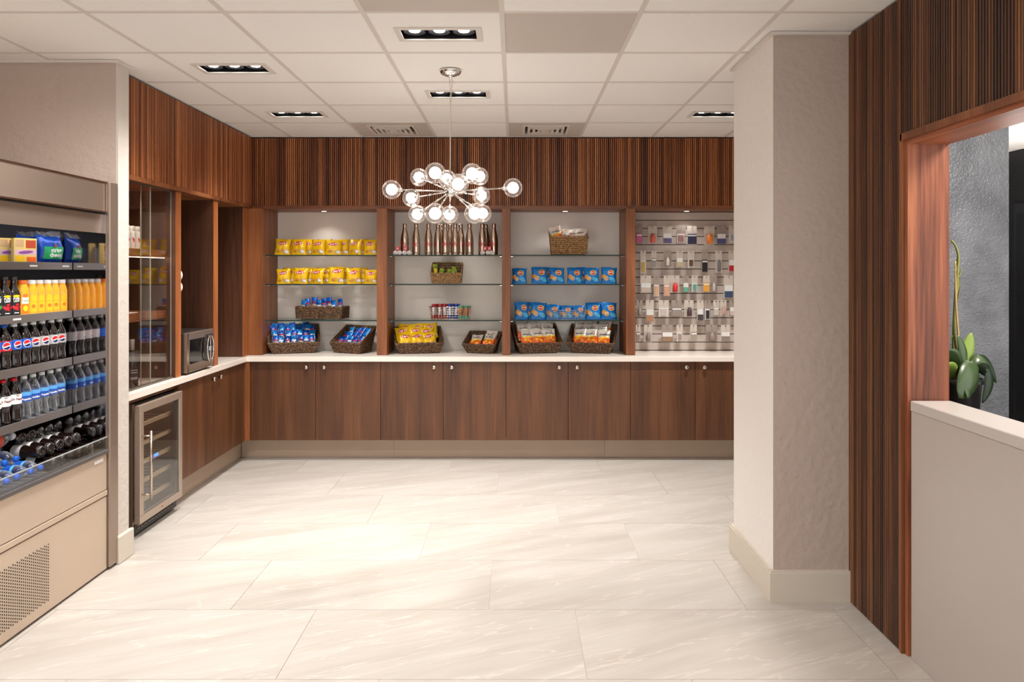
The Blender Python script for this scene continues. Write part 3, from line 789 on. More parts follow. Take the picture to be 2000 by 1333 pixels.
row([B_WATER] * 5 + [B_DRP] * 6, [n_w] * 5 + [n_r] * 6, -2.434, zsh[3], 3.86, .0705, 'bottles on the fourth cooler shelf', 'second row, fourth cooler shelf')
n_o, n_t, n_l, n_b = 'white-capped orange juice bottle', 'orange-capped juice bottle', 'green-leaf tea bottle', 'red-berry tea bottle'
row([B_OJ] * 5 + [B_TROP] + [B_TEAR] * 2 + [B_TEAL] * 4, [n_o] * 5 + [n_t] + [n_b] * 2 + [n_l] * 4, -2.358, zsh[1], 3.905, .0625, 'bottles on the second cooler shelf', 'front row, second cooler shelf', rz=60, jit=3)
row([B_OJ] * 5 + [B_TROP] + [B_PINK] * 5, [n_o] * 5 + [n_t] + ['amber tea bottle'] * 5, -2.425, zsh[1], 3.89, .0625, 'bottles on the second cooler shelf', 'second row, second cooler shelf')
# top shelf goods
def pillow(w, h, t, nx=8, nz=10, crimp=.08, puff=.55, wr=.0022, seed=0):
    """returns (front surface fn(x,z)->y, mesh adder). bag stands on z=0, faces -Y"""
    rnd = random.Random(seed)
    ph_ = [rnd.uniform(0, 6.28) for _ in range(4)]
    def half(u, v):   # u,v in -1..1
        if abs(v) > 1 - crimp * 2: k = 0
        else:
            vv = v / (1 - crimp * 2); k = (1 - abs(vv) ** 2.6) ** puff
        return t / 2 * k * max(0, (1 - abs(u) ** 2.8)) ** .5 + wr * (math.sin(9 * u + ph_[0] + 4 * v) + math.sin(7 * v + ph_[1] - 5 * u)) * (.6 + .4 * k)
    def surf(x, z):
        return -half(max(-1, min(1, 2 * x / w)), max(-1, min(1, 2 * z / h - 1))) - .0004
    def add(mb, m):
        vs = []; fs = []
        for side in (-1, 1):
            for j in range(nz + 1):
                for i in range(nx + 1):
                    u = -1 + 2 * i / nx; v = -1 + 2 * j / nz
                    pin = 1 - .05 * (1 - abs(v) ** 2) * (abs(u) > .99)
                    yy = side * max(.0004, half(u, v)) if side > 0 else min(-.0004, -half(u, v))
                    vs.append((u * w / 2 * pin * (1 - .05 * (1 - v * v)), yy, (v + 1) * h / 2 * (1 + (.018 * math.sin(3.1 * u + ph_[2]) + .008 * math.sin(8 * u + ph_[3])) * max(0, v))))
        n = (nx + 1) * (nz + 1)
        for side in (0, 1):
            for j in range(nz):
                for i in range(nx):
                    a = side * n + j * (nx + 1) + i; q = (a, a + 1, a + nx + 2, a + nx + 1)
                    fs.append(q if side == 0 else tuple(reversed(q)))
        for j in range(nz):
            a = j * (nx + 1); fs.append((a + n, a, a + nx + 1, a + nx + 1 + n)); b = a + nx; fs.append((b, b + n, b + n + nx + 1, b + nx + 1))
        mb.add(vs, fs, m, True)
    return surf, add
def on(surf, cx=0, cz=0, e=.0006): return lambda x, z: (x + cx, surf(x + cx, z + cz) - e, z + cz)
def foil(name, rgb, rough=.28):
    return plain(name, rgb, rough, .15, noise=.12, nscale=14, bump=.35, bscale=34)
F_YEL = foil('foil_yellow', (246, 194, 12)); F_BLUE = foil('foil_blue', (22, 122, 204)); F_DBLUE = foil('foil_deep_blue', (16, 84, 178)); F_WHT = foil('foil_white', (232, 222, 212))
F_ORG = foil('foil_orange', (240, 104, 22)); F_GRN = foil('foil_green', (150, 168, 52)); F_BRN = foil('foil_brown', (132, 62, 34)); F_GOLD = foil('foil_gold', (214, 150, 60))
F_TAN = foil('foil_tan', (214, 176, 130)); F_PNK = foil('foil_pink', (216, 150, 140))
def bag(kind, base, w, h, t, parts, seed=0, cat='snack bag', **kw):
    r_ = thing(kind, '', cat); surf, add = pillow(w, h, t, seed=seed, **kw)
    m = MB(); add(m, base); m.build('bag_body', r_)
    for nm, items in parts:
        m = MB()
        for geo, cx, cz, e, mt in items: m.add(*mapped(geo, on(surf, cx, cz, e)), mt)
        m.build(nm, r_)
    return Proto(r_)
def yellow(seed, w=.132, h=.138):
    return bag('chip_bag', F_YEL, w, h, .048, [
        ('emblem', [(ell(0, 0, .036, .0165, 20, 3, .12), -.004, .098, .0008, P_RED), (ell(0, 0, .046, .004, 20, 2, .25), -.004, .098, .0006, P_WHITE)]),
        ('lettering', [(text_geo("Lay's", .028, .02, .1), -.004, .098, .0016, P_WHITE)]),
        ('chip_picture', [(ell(0, 0, .024, .02, 16, 3), .03, .026, .0008, F_TAN), (ell(0, 0, .017, .013, 14, 2), .036, .024, .0014, P_WHITE), (ell(0, 0, .028, .012, 16, 3, .3), -.02, .032, .0007, F_GOLD)])], seed)
YB = [yellow(s) for s in (1, 2)]
def blueb(seed, w=.140, h=.142):
    return bag('cracker_chip_bag', F_BLUE, w, h, .05, [
        ('emblem', [(ell(0, 0, .027, .024, 20, 3), .016, .094, .0008, P_YEL), (ell(0, 0, .021, .018, 20, 3), .016, .094, .0014, P_RED)]),
        ('lettering', [(text_geo('RITZ', .017, .03), .016, .094, .0022, P_WHITE)]),
        ('chip_picture', [(ell(0, 0, .02, .021, 16, 3, .4), -.022, .043, .0008, F_TAN), (ell(0, 0, .017, .02, 16, 3, -.5), -.045, .058, .0006, F_GOLD)]),
        ('light_burst', [(ell(0, 0, .03, .017, 16, 3, -.5), .03, .035, .0006, paint('print_sky', (80, 176, 224)))])], seed)
BB = [blueb(s) for s in (3, 4)]
def orange(seed, w=.115, h=.15):
    zb = rect(-w / 2 * .96, w / 2 * .96, .004, .075, 8, 4)
    return bag('cracker_bag', F_WHT, w, h, .036, [
        ('orange_band', [(zb, 0, 0, .0007, F_ORG), (ell(0, 0, .045, .010, 20, 2, .12), .004, .077, .0009, P_YEL)]),
        ('lettering', [(text_geo('Goldfish', .0235, .02, .2), 0, .104, .001, P_BLK)]),
        ('cracker_picture', [(ell(0, 0, .016, .009, 14, 2, .2), -.02, .054, .0014, P_YEL), (ell(0, 0, .014, .008, 14, 2, -.3), .022, .045, .0014, P_YEL), (ell(0, 0, .012, .003, 12, 1), .02, .122, .0008, P_RED)])], seed)
OB = [orange(s) for s in (5, 6)]
WB_ = bag('cracker_bag', F_WHT, .12, .13, .036, [('lettering', [(ell(0, 0, .03, .004, 12, 2, .2), 0, .09, .001, P_MAR)]), ('picture', [(ell(0, 0, .03, .012, 16, 2, .1), 0, .045, .001, F_PNK)])], 9)
MB_ = bag('mini_cookie_bag', F_DBLUE, .052, .105, .026, [('cookie_picture', [(rect(-.022, .022, .012, .05, 4, 3), 0, 0, .0006, F_TAN), (ell(0, 0, .011, .011, 12, 2), -.006, .025, .001, F_BRN), (ell(0, 0, .008, .008, 12, 2), .01, .038, .001, P_WHITE)]),
        ('lettering', [(rect(-.018, .018, .056, .066, 4, 1), 0, 0, .0008, P_RED)])], 11, nx=6, nz=8)
MB2 = bag('mini_cookie_bag', F_BLUE, .052, .105, .026, [('cookie_picture', [(rect(-.022, .022, .012, .045, 4, 3), 0, 0, .0006, F_PNK), (ell(0, 0, .009, .009, 12, 2), .004, .022, .001, F_BRN)]),
        ('lettering', [(rect(-.018, .018, .05, .062, 4, 1), 0, 0, .0008, P_WHITE)])], 12, nx=6, nz=8)

# cooler top shelf
def cheese():
    r_ = thing('cheese_bag', '', 'food bag'); surf, add = pillow(.165, .150, .085, puff=.3, wr=.002, seed=21)
    m = MB(); add(m, foil('foil_cheese_blue', (12, 74, 176))); m.build('bag_body', r_)
    m = MB(); m.add(*mapped(rect(-.062, .062, .03, .092, 8, 4), on(surf, 0, 0, .001)), paint('print_cheese_green', (24, 160, 92)))
    m.add(*mapped(ell(0, 0, .012, .011), on(surf, 0, .098, .0012)), F_BRN); o = m.build('label_patch', r_)
    m = MB(); m.add(*mapped(text_geo('string', .03, .03), on(surf, .008, .074, .002)), P_WHITE); m.add(*mapped(text_geo('cheese', .03, .03), on(surf, .008, .05, .002)), P_WHITE); m.build('lettering', r_)
    m = MB(); rnd = random.Random(3); fs = []
    vs = [(-.075 + .15 * i / 8, (j - 1) * .02 + rnd.uniform(-.006, .006), .144 + (.024 if j == 1 else .0) + rnd.uniform(-.004, .006)) for j in range(3) for i in range(9)]
    fs = [(j * 9 + i, j * 9 + i + 1, j * 9 + i + 10, j * 9 + i + 9) for j in range(2) for i in range(8)]
    m.add(vs, fs, glass('crinkled_film', (.9, .9, .9), 3, .15, rim=(.8, .8, .8))); m.build('clear_top', r_)
    return Proto(r_)
CH = cheese()
CH.place('blue string cheese bag with green label in front on the top cooler shelf', (-2.39, 3.845, zsh[0]), (0, 0, R(80)), group='blue cheese bags')
CH.place('blue string cheese bag right behind the front one on the top cooler shelf', (-2.495, 3.85, zsh[0]), (0, 0, R(84)), group='blue cheese bags')
r_ = thing('lunch_kit', '', 'snack box')
MB().box(-.055, .055, -.012, .014, 0, .125, paint('kit_yellow', (238, 206, 120))).build('box_body', r_, bevel=.003)
m = MB()
def flat(y): return lambda x, z: (x, y, z)
for (x0, x1, z0, z1, mt) in ((-.05, -.01, .082, .118, F_TAN), (0, .048, .078, .116, paint('kit_red', (190, 74, 44))), (-.05, -.005, .006, .04, P_YEL), (.004, .05, .006, .036, F_ORG), (-.052, .052, .046, .07, paint('kit_pink', (226, 190, 200)))):
    m.add(*mapped(rect(x0, x1, z0, z1, 1, 1), flat(-.0128)), mt)
m.add(*mapped(ell(0, .058, .036, .008, 16, 1, .1), flat(-.0132)), paint('kit_purple', (150, 80, 150))); m.build('front_print', r_)
MB().box(-.05, .05, .014, .045, .002, .10, glass('kit_tray', (.9, .9, .9), 2, .1, rim=(.8, .78, .74))).build('tray', r_)
LK = Proto(r_)
LK.place('yellow lunch snack kit standing left of the cheese bags in the cooler', (-2.352, 3.60, zsh[0]), (0, 0, R(66)), group='lunch kits')
LK.place('yellow lunch snack kit second in line behind the front kit in the cooler', (-2.42, 3.585, zsh[0]), (0, 0, R(66)), group='lunch kits')

# lying bottles on the deck
def lie(pr, x, y, z, yaw, label, group, pitch=90, roll=0):
    # bottle axis (local Z) turned to point along +X rotated by yaw
    e = (Matrix.Rotation(R(yaw), 4, 'Z') @ Matrix.Rotation(R(pitch), 4, 'Y') @ Matrix.Rotation(R(roll), 4, 'Z')).to_euler()
    pr.place(label, (x, y, z), tuple(e), group=group)
gz = .612
G1, G2 = 'water bottles lying on the cooler deck', 'soda bottles lying on the cooler deck'
for i in range(7):
    lie(B_WBLUE, -2.415, 3.51 - i * .082, gz + .037, -3 + random.uniform(-3, 3), f'blue-capped water bottle lying in the deck front row, {ORD[i]} from the right', G1, 88, random.uniform(0, 360))
for i in range(6):
    lie(B_WBLUE, -2.50, 3.47 - i * .082, gz + .103, -3 + random.uniform(-5, 5), f'clear water bottle on the second layer of the deck pile, {ORD[i]} from the right', G1, 92, random.uniform(0, 360))
B_BIG = bottle('water_bottle', PETC, paint('print_teal', (30, 120, 150)), P_WHITE, bands=((.108, .1405, paint('print_coral', (206, 84, 60))),))
M_ = Matrix.Rotation(R(82), 4, 'Z') @ Matrix.Rotation(R(90), 4, 'Y')
B_BIG.place('large clear bottle with teal and coral label lying lengthwise on the water bottles', (-2.43, 3.30, gz + .175), tuple(M_.to_euler()), 1.3, group=G1)
for i in range(5):
    lie(B_PEPSI if i % 2 else B_DRP, -2.20, 3.905 - i * .072, gz + .036, 178 + random.uniform(-4, 4), f'dark soda bottle lying base outwards, bottom layer, {ORD[i]} from end panel', G2, 90, random.uniform(0, 360))
for i in range(5):
    lie(B_DRP if i % 2 else B_DIET, -2.25, 3.87 - i * .072, gz + .097, 178 + random.uniform(-6, 6), f'dark soda bottle lying base outwards, second layer, {ORD[i]} from end panel', G2, 90, random.uniform(0, 360))
for i in range(5):
    lie(B_DIET if i % 2 else B_PEPSI, -2.36, 3.895 - i * .074, gz + .158, 174 + random.uniform(-9, 9), f'dark soda bottle on top of the deck pile, {ORD[i]} from the end panel', G2, 90, random.uniform(0, 360))

# ================================================================== LEFT GLASS CABINET
t = thing('glass_cabinet', 'glass-fronted walnut wall cabinet between white partition and microwave', 'cabinet', (-2.24, 4.165, .871), R(90))
# local x runs along world Y, local y runs toward world -X
def door_g(x0, x1, y): 
    d = MB().box(x0, x1, y, y + .005, .012, 1.222, GLASS_D).build('sliding_door', t)
    MB().box(x0 - .0005, x0 + .0015, y - .0005, y + .0055, .012, 1.222, paint('glass_edge', (150, 150, 140), .2)).box(x1 - .0015, x1 + .0005, y - .0005, y + .0055, .012, 1.222, paint('glass_edge', (150, 150, 140), .2)).build('door_edge', d)
door_g(.002, .473, .008); door_g(.375, .772, .018)
MB().box(0, .773, .004, .026, 0, .011, plain('track_metal', (120, 112, 104), .4, .8)).box(0, .773, .004, .026, 1.223, 1.228, plain('track_metal', (120, 112, 104), .4, .8)).build('track', t)
for z in (.84, .445):
    MB().box(.002, .773, .055, .385, z - .05, z, WALNUT_H).build('shelf', t)
MB().box(.01, .76, .057, .063, .787, .7895, plain('cabinet_led', (255, 220, 170), .5, emit=16, noise=0)).build('glow_strip', t)
for yy_ in (4.42, 4.75): light('cabinet_fill_spot', 'SPOT', (-2.34, yy_, 2.09), 3.0, (1, .86, .68), spot_size=R(130), spot_blend=.8, shadow_soft_size=.004)  # unseen fill spots added to brighten the cabinet interior
# spray cans
r_ = thing('white_spray_can', '', 'can')
MB().lathe([(.0005, .001), (.0175, 0), (.018, .002), (.018, .108), (.0165, .112), (.0165, .114), (.0175, .115), (.0175, .138), (.015, .142), (.0005, .142)], P_WHITE, 20).build('can_body', r_)
m = MB()
for s, (cx, cz, tl) in enumerate(((0, .062, .7), (.003, .05, -.6), (-.003, .055, .2))): m.add(*mapped(ell(0, 0, .003, .014, 12, 1, tl), wrapf(.0185, cz, cx / .018)), P_RED)
m.build('red_logo', r_)
SPC = Proto(r_)
for i, (yy, xx_) in enumerate(((4.588, -2.37), (4.645, -2.37), (4.71, -2.37), (4.62, -2.43))):
    SPC.place(['white spray can hard against the partition edge in the glass cabinet', 'middle white spray can on the upper cabinet shelf', 'rightmost white spray can on the upper cabinet shelf', 'white spray can behind the others on the upper cabinet shelf'][i], (xx_, yy, 1.7112), (0, 0, R(60 + 8 * i)), group='white spray cans in the glass cabinet')
t = tag(MB().box(-2.43, -2.32, 4.42, 4.62, 1.3172, 1.322, P_WHITE).box(-2.41, -2.33, 4.46, 4.57, 1.322, 1.325, paint('leaflet', (220, 214, 206))).build('leaflet_stack'), 'small stack of white leaflets on the lower shelf of the glass cabinet', 'paper')
WINE = plain('wine_glass_dark', (14, 15, 12), .08, noise=.1, coat=.5)
r_ = thing('wine_bottle', '', 'bottle')
MB().lathe([(.0005, .004), (.03, 0), (.0365, .003), (.0365, .15), (.034, .17), (.02, .195), (.0145, .21), (.0145, .285)], WINE, 24).build('bottle_body', r_)
MB().lathe([(.0152, .225), (.0156, .288), (.0145, .290), (.0005, .290)], plain('foil_silver_grey', (170, 162, 156), .35, .4), 20).build('foil_capsule', r_)
m = MB(); m.add(*mapped(rect(-.045, .045, .045, .125, 12, 3), wrapf(.0369)), P_BLK)
lb = m.build('label', r_); m = MB()
m.add(*mapped(text_geo('RED', .018, .02), wrapf(.0374, .108)), P_SILV)
for zz_ in (.09, .06, .052): m.add(*mapped(rect(-.022, .022, zz_, zz_ + .003, 6, 1), wrapf(.0374)), P_SILV)
WN = Proto(r_); m.build('label_print', lb) if False else None
m2 = MB()
for zz_ in (.104, .09, .06, .052): m2.add(*mapped(rect(-.022, .022, zz_, zz_ + .004, 6, 1), wrapf(.0374)), P_SILV)
m2.build('label_print', lb)
WN.place('dark wine bottle with grey foil neck standing in the glass cabinet', (-2.31, 4.53, .8712), (0, 0, R(50)), group='wine bottles')
WN.place('dark wine bottle half hidden behind the white partition edge', (-2.33, 4.455, .8712), (0, 0, R(60)), group='wine bottles')
# white rounded things behind the upright in the niche
for z, lb_ in ((1.545, 'upper white rounded cup sleeve peeking from behind the walnut upright'), (1.465, 'lower white rounded cup sleeve peeking from behind the walnut upright')):
    o = MB().lathe([(.0005, 0), (.03, .0), (.045, .010), (.048, .02), (.045, .03), (.0005, .032)], P_WHITE, 24, axis='Y').build('cup_sleeve', bevel=0, loc=(-2.288, 5.044, z)); tag(o, lb_, 'cup sleeve', 'white rounds behind the upright')

# ================================================================== MICROWAVE
t = thing('microwave', 'small stainless microwave on the white counter left of the corner', 'microwave', (-2.205, 5.045, .871), R(90))
MWG = plain('microwave_steel', (160, 140, 124), .3, .7, noise=.04, nscale=4)
MB().box(0, .455, .025, .36, .012, .285, plain('microwave_case', (74, 66, 62), .35, .7)).build('case', t, bevel=.003)
d = MB().box(.002, .45, 0, .023, .014, .283, MWG).build('door', t, bevel=.003)
MB().box(.05, .30, -.0012, 0, .07, .235, plain('microwave_window', (16, 16, 18), .06)).build('window', d)
MB().box(.0, .028, -.004, 0, .014, .283, STEEL_S).build('side_trim', d, bevel=.001)
hd = MB().tube([(.345 + .055 * math.cos(a), -.022, .15 + .092 * math.sin(a)) for a in [i * 2 * math.pi / 28 for i in range(28)]], .0055, CHROME, 8, closed=True)
hd.tube([(.345, -.022, .06), (.345, -.022, .24)], .004, CHROME, 6)
hd.tube([(.345, -.001, .24), (.345, -.022, .24)], .005, CHROME, 6).tube([(.345, -.001, .06), (.345, -.022, .06)], .005, CHROME, 6)
hd.build('handle', t)
MB().box(.30, .44, -.001, 0, .06, .25, plain('control_panel', (52, 46, 44), .25)).build('control_panel', d)
MB().box(.37, .41, -.0018, -.001, .13, .16, plain('clock_display', (205, 215, 220), .4)).build('display', d)
for a, b_ in ((.03, .05), (.42, .05), (.03, .3), (.42, .3)): MB().cyl(.012, 0, .013, BLACK, 10, (a, b_, 0)).build('foot', t)

# ================================================================== WINE COOLER
t = thing('wine_cooler', 'stainless under-counter wine cooler with glass door and long bar handle', 'wine cooler', (-2.195, 4.40, 0), R(90))
BR = plain('cooler_steel_brown', (150, 124, 104), .35, .6, noise=.04)
bd = MB()
bd.box(0, .02, .045, .42, .08, .79, BR).box(.55, .57, .045, .42, .08, .79, BR).box(.02, .55, .045, .42, .77, .79, BLACK).box(.02, .55, .045, .42, .08, .10, BLACK).box(.02, .55, .40, .42, .10, .77, BLACK)
bd.box(0, .02, .045, .42, .015, .08, BR).box(.55, .57, .045, .42, .02, .08, BLACK)
bd.build('cabinet_shell', t)
dr = MB()
fw = .045
dr.box(.0, .56, 0, .035, .782 - fw, .782, STEEL).box(0, .56, 0, .035, .085, .085 + fw, STEEL).box(0, fw, 0, .035, .085 + fw, .782 - fw, STEEL).box(.56 - fw, .56, 0, .035, .085 + fw, .782 - fw, STEEL)
d = dr.build('door', t, bevel=.002)
MB().box(fw, .56 - fw, .004, .008, .085 + fw, .782 - fw, glass('door_glass', (.93, .93, .92), 1.6)).build('door_glass', d)
MB().box(fw, fw + .02, .01, .03, .085 + fw, .782 - fw, plain('door_gasket', (60, 60, 60), .5)).box(.56 - fw - .03, .56 - fw, .01, .03, .085 + fw, .782 - fw, plain('door_gasket', (130, 128, 124), .4)).build('gasket', d)
MB().tube([(.035, -.048, .225), (.035, -.048, .63)], .0075, STEEL_S, 12).tube([(.022, .0, .255), (.035, -.048, .255)], .005, STEEL_S, 8).tube([(.022, 0, .60), (.035, -.048, .60)], .005, STEEL_S, 8).build('handle', d)
for k in range(5):
    z = .17 + k * .115
    s_ = MB().box(.03, .54, .06, .075, z, z + .022, plain('rack_beech', (196, 170, 140), .5)).build('wine_rack', t)
    wr = MB()
    for j in range(7): wr.box(.05 + j * .075, .055 + j * .075, .075, .39, z + .004, z + .010, STEEL)
    wr.build('rack_wires', s_)
MB().box(.05, .52, .075, .085, .762, .769, plain('wine_cooler_fill_glow', (255, 244, 230), .5, emit=12, noise=0)).build('glow_strip', t)  # added glow behind the door frame so the racks show
MB().box(.29, .335, .052, .056, .413, .428, plain('blue_led', (40, 90, 255), .4, emit=6, noise=0)).build('blue_display', t)
MB().box(.02, .55, .04, .06, .02, .08, BLACK).build('toe_grille', t)
gs = MB()
for k in range(12): gs.box(.04 + k * .042, .07 + k * .042, .036, .04, .045, .052, plain('grille_slot', (120, 110, 100), .4, .6)).box(.04 + k * .042, .07 + k * .042, .036, .04, .062, .069, plain('grille_slot', (120, 110, 100), .4, .6))
o = gs.build('grille_slots', t); o['kind'] = 'stuff'
for a in (.05, .52): MB().cyl(.016, 0, .02, BLACK, 10, (a, .09, 0)).build('foot', t)
for a in (.05, .52): MB().cyl(.016, 0, .08, BLACK, 10, (a, .36, 0)).build('foot', t)
MB().cyl(.006, 0, .003, P_RED, 12, (.28, -.001, .108), axis='Y').build('maker_badge', d)

# ================================================================== BASKETS
def basket(label, loc, rz, wb, db, wt, dt, hf, hb, mat_, rows=8, back=0.0, group='woven baskets', name='wicker_basket'):
    """woven basket, base wb x db, opening wt x dt, front rim hf, back rim hb high; faces local -Y"""
    t = thing(name, label, 'basket', loc, rz, group)
    B = [(-wb / 2, -db / 2), (wb / 2, -db / 2), (wb / 2, db / 2), (-wb / 2, db / 2)]
    T = [(-wt / 2, -dt / 2 + back), (wt / 2, -dt / 2 + back), (wt / 2, dt / 2 + back), (-wt / 2, dt / 2 + back)]
    H = [hf, hf, hb, hb]
    def ring(k, off=0):
        C = [Vector((B[i][0] + (T[i][0] - B[i][0]) * k, B[i][1] + (T[i][1] - B[i][1]) * k, .006 + H[i] * k)) for i in range(4)]
        c0 = sum(C, Vector()) / 4
        C = [c + Vector((c.x - c0.x, c.y - c0.y, 0)).normalized() * off for c in C]; return C
    # liner walls
    m = MB(); a = ring(0, -.004); b_ = ring(1, -.004); a2 = ring(0, -.008); b2 = ring(1, -.008)
    vs = a + b_ + a2 + b2; fs = [(0, 3, 2, 1), (8, 9, 10, 11)]
    for i in range(4):
        j = (i + 1) % 4; fs += [(i, j, 4 + j, 4 + i), (8 + j, 8 + i, 12 + i, 12 + j), (4 + i, 4 + j, 12 + j, 12 + i)]
    m.add([tuple(v) for v in vs], fs, WICK_D); m.build('basket_wall', t)
    # woven strands, one bundle
    m = MB(); step = .011
    for r_ in range(rows):
        C = ring((r_ + .5) / rows); pts = []; ph_ = r_ % 2; cnt = 0
        for i in range(4):
            p, q = C[i], C[(i + 1) % 4]; n = max(4, int((q - p).length / step)); nn = Vector((q.y - p.y, p.x - q.x, 0)).normalized()
            for s in range(n):
                o = (.0035 if (cnt + ph_) % 2 else -.001); cnt += 1
                pts.append(p.lerp(q, s / n) + nn * o + Vector((0, 0, random.uniform(-.0012, .0012))))
        hh = (hf + hb) / 2 / rows * .56
        m.tube(pts, min(.0095, hh), mat_, 5, closed=True)
    o = m.build('woven_strands', t); o['kind'] = 'stuff'
    m = MB(); C = ring(1, .001); pts = []
    for i in range(4):
        for s in range(8): pts.append(C[i].lerp(C[(i + 1) % 4], s / 8))
    m.tube(pts, .0065, mat_, 6, closed=True)
    for i in range(4):
        c0 = ring(0, .002)[i]; c1 = ring(1, .002)[i]; m.tube([c0, c1], .0065, mat_, 6)
    m.build('rim', t)
    return t
def inside(loc, rz, x, y, z):
    c, s = math.cos(rz), math.sin(rz); return (loc[0] + x * c - y * s, loc[1] + x * s + y * c, loc[2] + z)
CT = .8712
def put(pr, label, loc, rz, x, y, z, lean=0, yaw=0, roll=0, scale=1.0, group=None):
    M = Matrix.Rotation(rz + R(yaw), 4, 'Z') @ Matrix.Rotation(R(-lean), 4, 'X') @ Matrix.Rotation(R(roll), 4, 'Y')
    return pr.place(label, inside(loc, rz, x, y, z), tuple(M.to_euler()), scale, group=group)
def bx(px, d): return (px - 1005) / F * d

# bay one, yellow chips
def shelf_row(protos, xs, z, labels, group, d=6.42, yaws=None, scales=None, lean=8):
    for i, px in enumerate(xs):
        sc_ = scales[i] if scales else 1.0
        y = d + (.012 if i % 2 else 0)
        protos[i % len(protos)].place(labels(i), (bx(px, y), y, z + .0005), (R(-lean - random.uniform(0, 5)), R(random.uniform(-3.5, 3.5)), R((yaws[i] * 1.5 if yaws else 0) + random.uniform(-5, 5))), sc_, group=group)
zt = SZ[0]; zm = SZ[1]; zl = SZ[2]
shelf_row(YB, [551, 583, 621, 651, 692, 723.5], zt, lambda i: f'yellow potato chip bag, {ORD[i]} from left on the top left-bay shelf, front row', 'yellow chip bags on the glass shelves', yaws=[3, 0, -3, 10, -14, -3], scales=[1, 1, .96, (1.1, 1, .92), .98, .95])
shelf_row(YB, [554, 586, 618, 657, 692, 724], zm, lambda i: f'yellow potato chip bag, {ORD[i]} from left on the middle left-bay shelf, front row', 'yellow chip bags on the glass shelves', yaws=[8, 2, -10, 6, 10, 0], scales=[.92, .98, .98, 1.08, .98, .88])
for q, (z, nm) in enumerate(((zt, 'top'), (zm, 'middle'))):
    for i, px in enumerate((566, 599, 634, 668, 703)):
        YB[i % 2].place(f'yellow chip bag in the second row of the {nm} left-bay shelf, {ORD[i]} from left', (bx(px, 6.52), 6.515 + .006 * (i % 2), z + .0005), (R(-6), 0, R(random.uniform(-8, 8))), 1.0, group='yellow chip bags on the glass shelves')
# basket with mini bags on the lowest shelf of bay one
lo = (bx(630, 6.51), 6.51, zl + .0005)
basket('low rectangular wicker basket on the lowest left-bay glass shelf', lo, R(-9), .40, .16, .41, .17, .100, .100, WICK_D, 7)
for i in range(8):
    put(MB_ if i % 3 else MB2, f'blue mini cookie bag in the low wicker basket, {ORD[i]} from left', lo, R(-9), -.168 + i * .048, -.03 + .012 * (i % 2), .06 + .012 * ((i * 7) % 3), 6, random.uniform(-15, 15), random.uniform(-8, 8), 1.0, 'blue mini bags in the low basket')
# big tilted bins on the counter
def fill(protos, lbl, loc, rz, rows_, group, lean=28, jit=6):
    for r_, (n, w, y, z, x0) in enumerate(rows_):
        for i in range(n):
            x = x0 + (i - (n - 1) / 2) * w
            put(protos[(i + r_) % len(protos)], f'{lbl}, {["front", "second", "third", "back"][r_]} row, {ORD[i]} from left', loc, rz, x, y + random.uniform(-.004, .004), z + random.uniform(-.006, .006), lean, random.uniform(-jit, jit), random.uniform(-jit, jit), 1.0, group)
rz = R(16); lo = (bx(573, 6.5), 6.515, CT)
basket('tilted wicker bin of blue mini bags at the left end of the counter', lo, rz, .34, .19, .42, .24, .085, .225, WICK_D, 9)
fill([MB_, MB2], 'blue mini cookie bag in the leftmost counter bin', lo, rz, [(7, .05, -.08, .055, 0), (7, .052, -.04, .10, 0), (7, .053, .0, .135, 0), (6, .055, .035, .152, -.03)], 'blue mini bags in the leftmost counter bin', 24, 9)
rz = R(-24); lo = (bx(689, 6.5), 6.512, CT)
basket('tilted wicker bin of blue mini bags turned to the left, beside the second upright', lo, rz, .24, .18, .31, .23, .085, .215, WICK_D, 9)
fill([MB_, MB_, MB2], 'blue mini bag in the bin by the second upright', lo, rz, [(5, .05, -.07, .045, 0), (5, .05, -.03, .08, .02), (4, .052, .01, .115, .04)], 'blue mini bags in the bin by the second upright', 26, 8)
# bay two
rz = R(12); lo = (bx(817, 6.5), 6.51, CT)
basket('tilted wicker bin of yellow chip bags on the counter below the steel bottles', lo, rz, .32, .2, .405, .25, .082, .205, WICK_D, 8)
fill(YB, 'yellow potato chip bag in the counter bin', lo, rz, [(3, .105, -.078, .045, -.012), (3, .1, -.03, .092, -.03), (3, .11, .015, .12, .0)], 'yellow chip bags in the counter bin', 26, 5)
rz = R(-14); lo = (bx(942, 6.5), 6.50, CT)
basket('small tilted wicker bin with three orange and white cracker bags', lo, rz, .21, .16, .29, .22, .072, .165, WICK_D, 6)
put(OB[0], 'orange and white cracker bag at the left of the small counter bin', lo, rz, -.058, -.06, .045, 42, -6, 0, .92, 'cracker bags in the small bin')
put(OB[1], 'orange and white cracker bag at the right of the small counter bin', lo, rz, .055, -.055, .05, 40, -4, 3, .92, 'cracker bags in the small bin')
put(OB[0], 'cracker bag sticking up at the back right of the small counter bin', lo, rz, .065, .0, .06, 26, 0, 4, .92, 'cracker bags in the small bin')
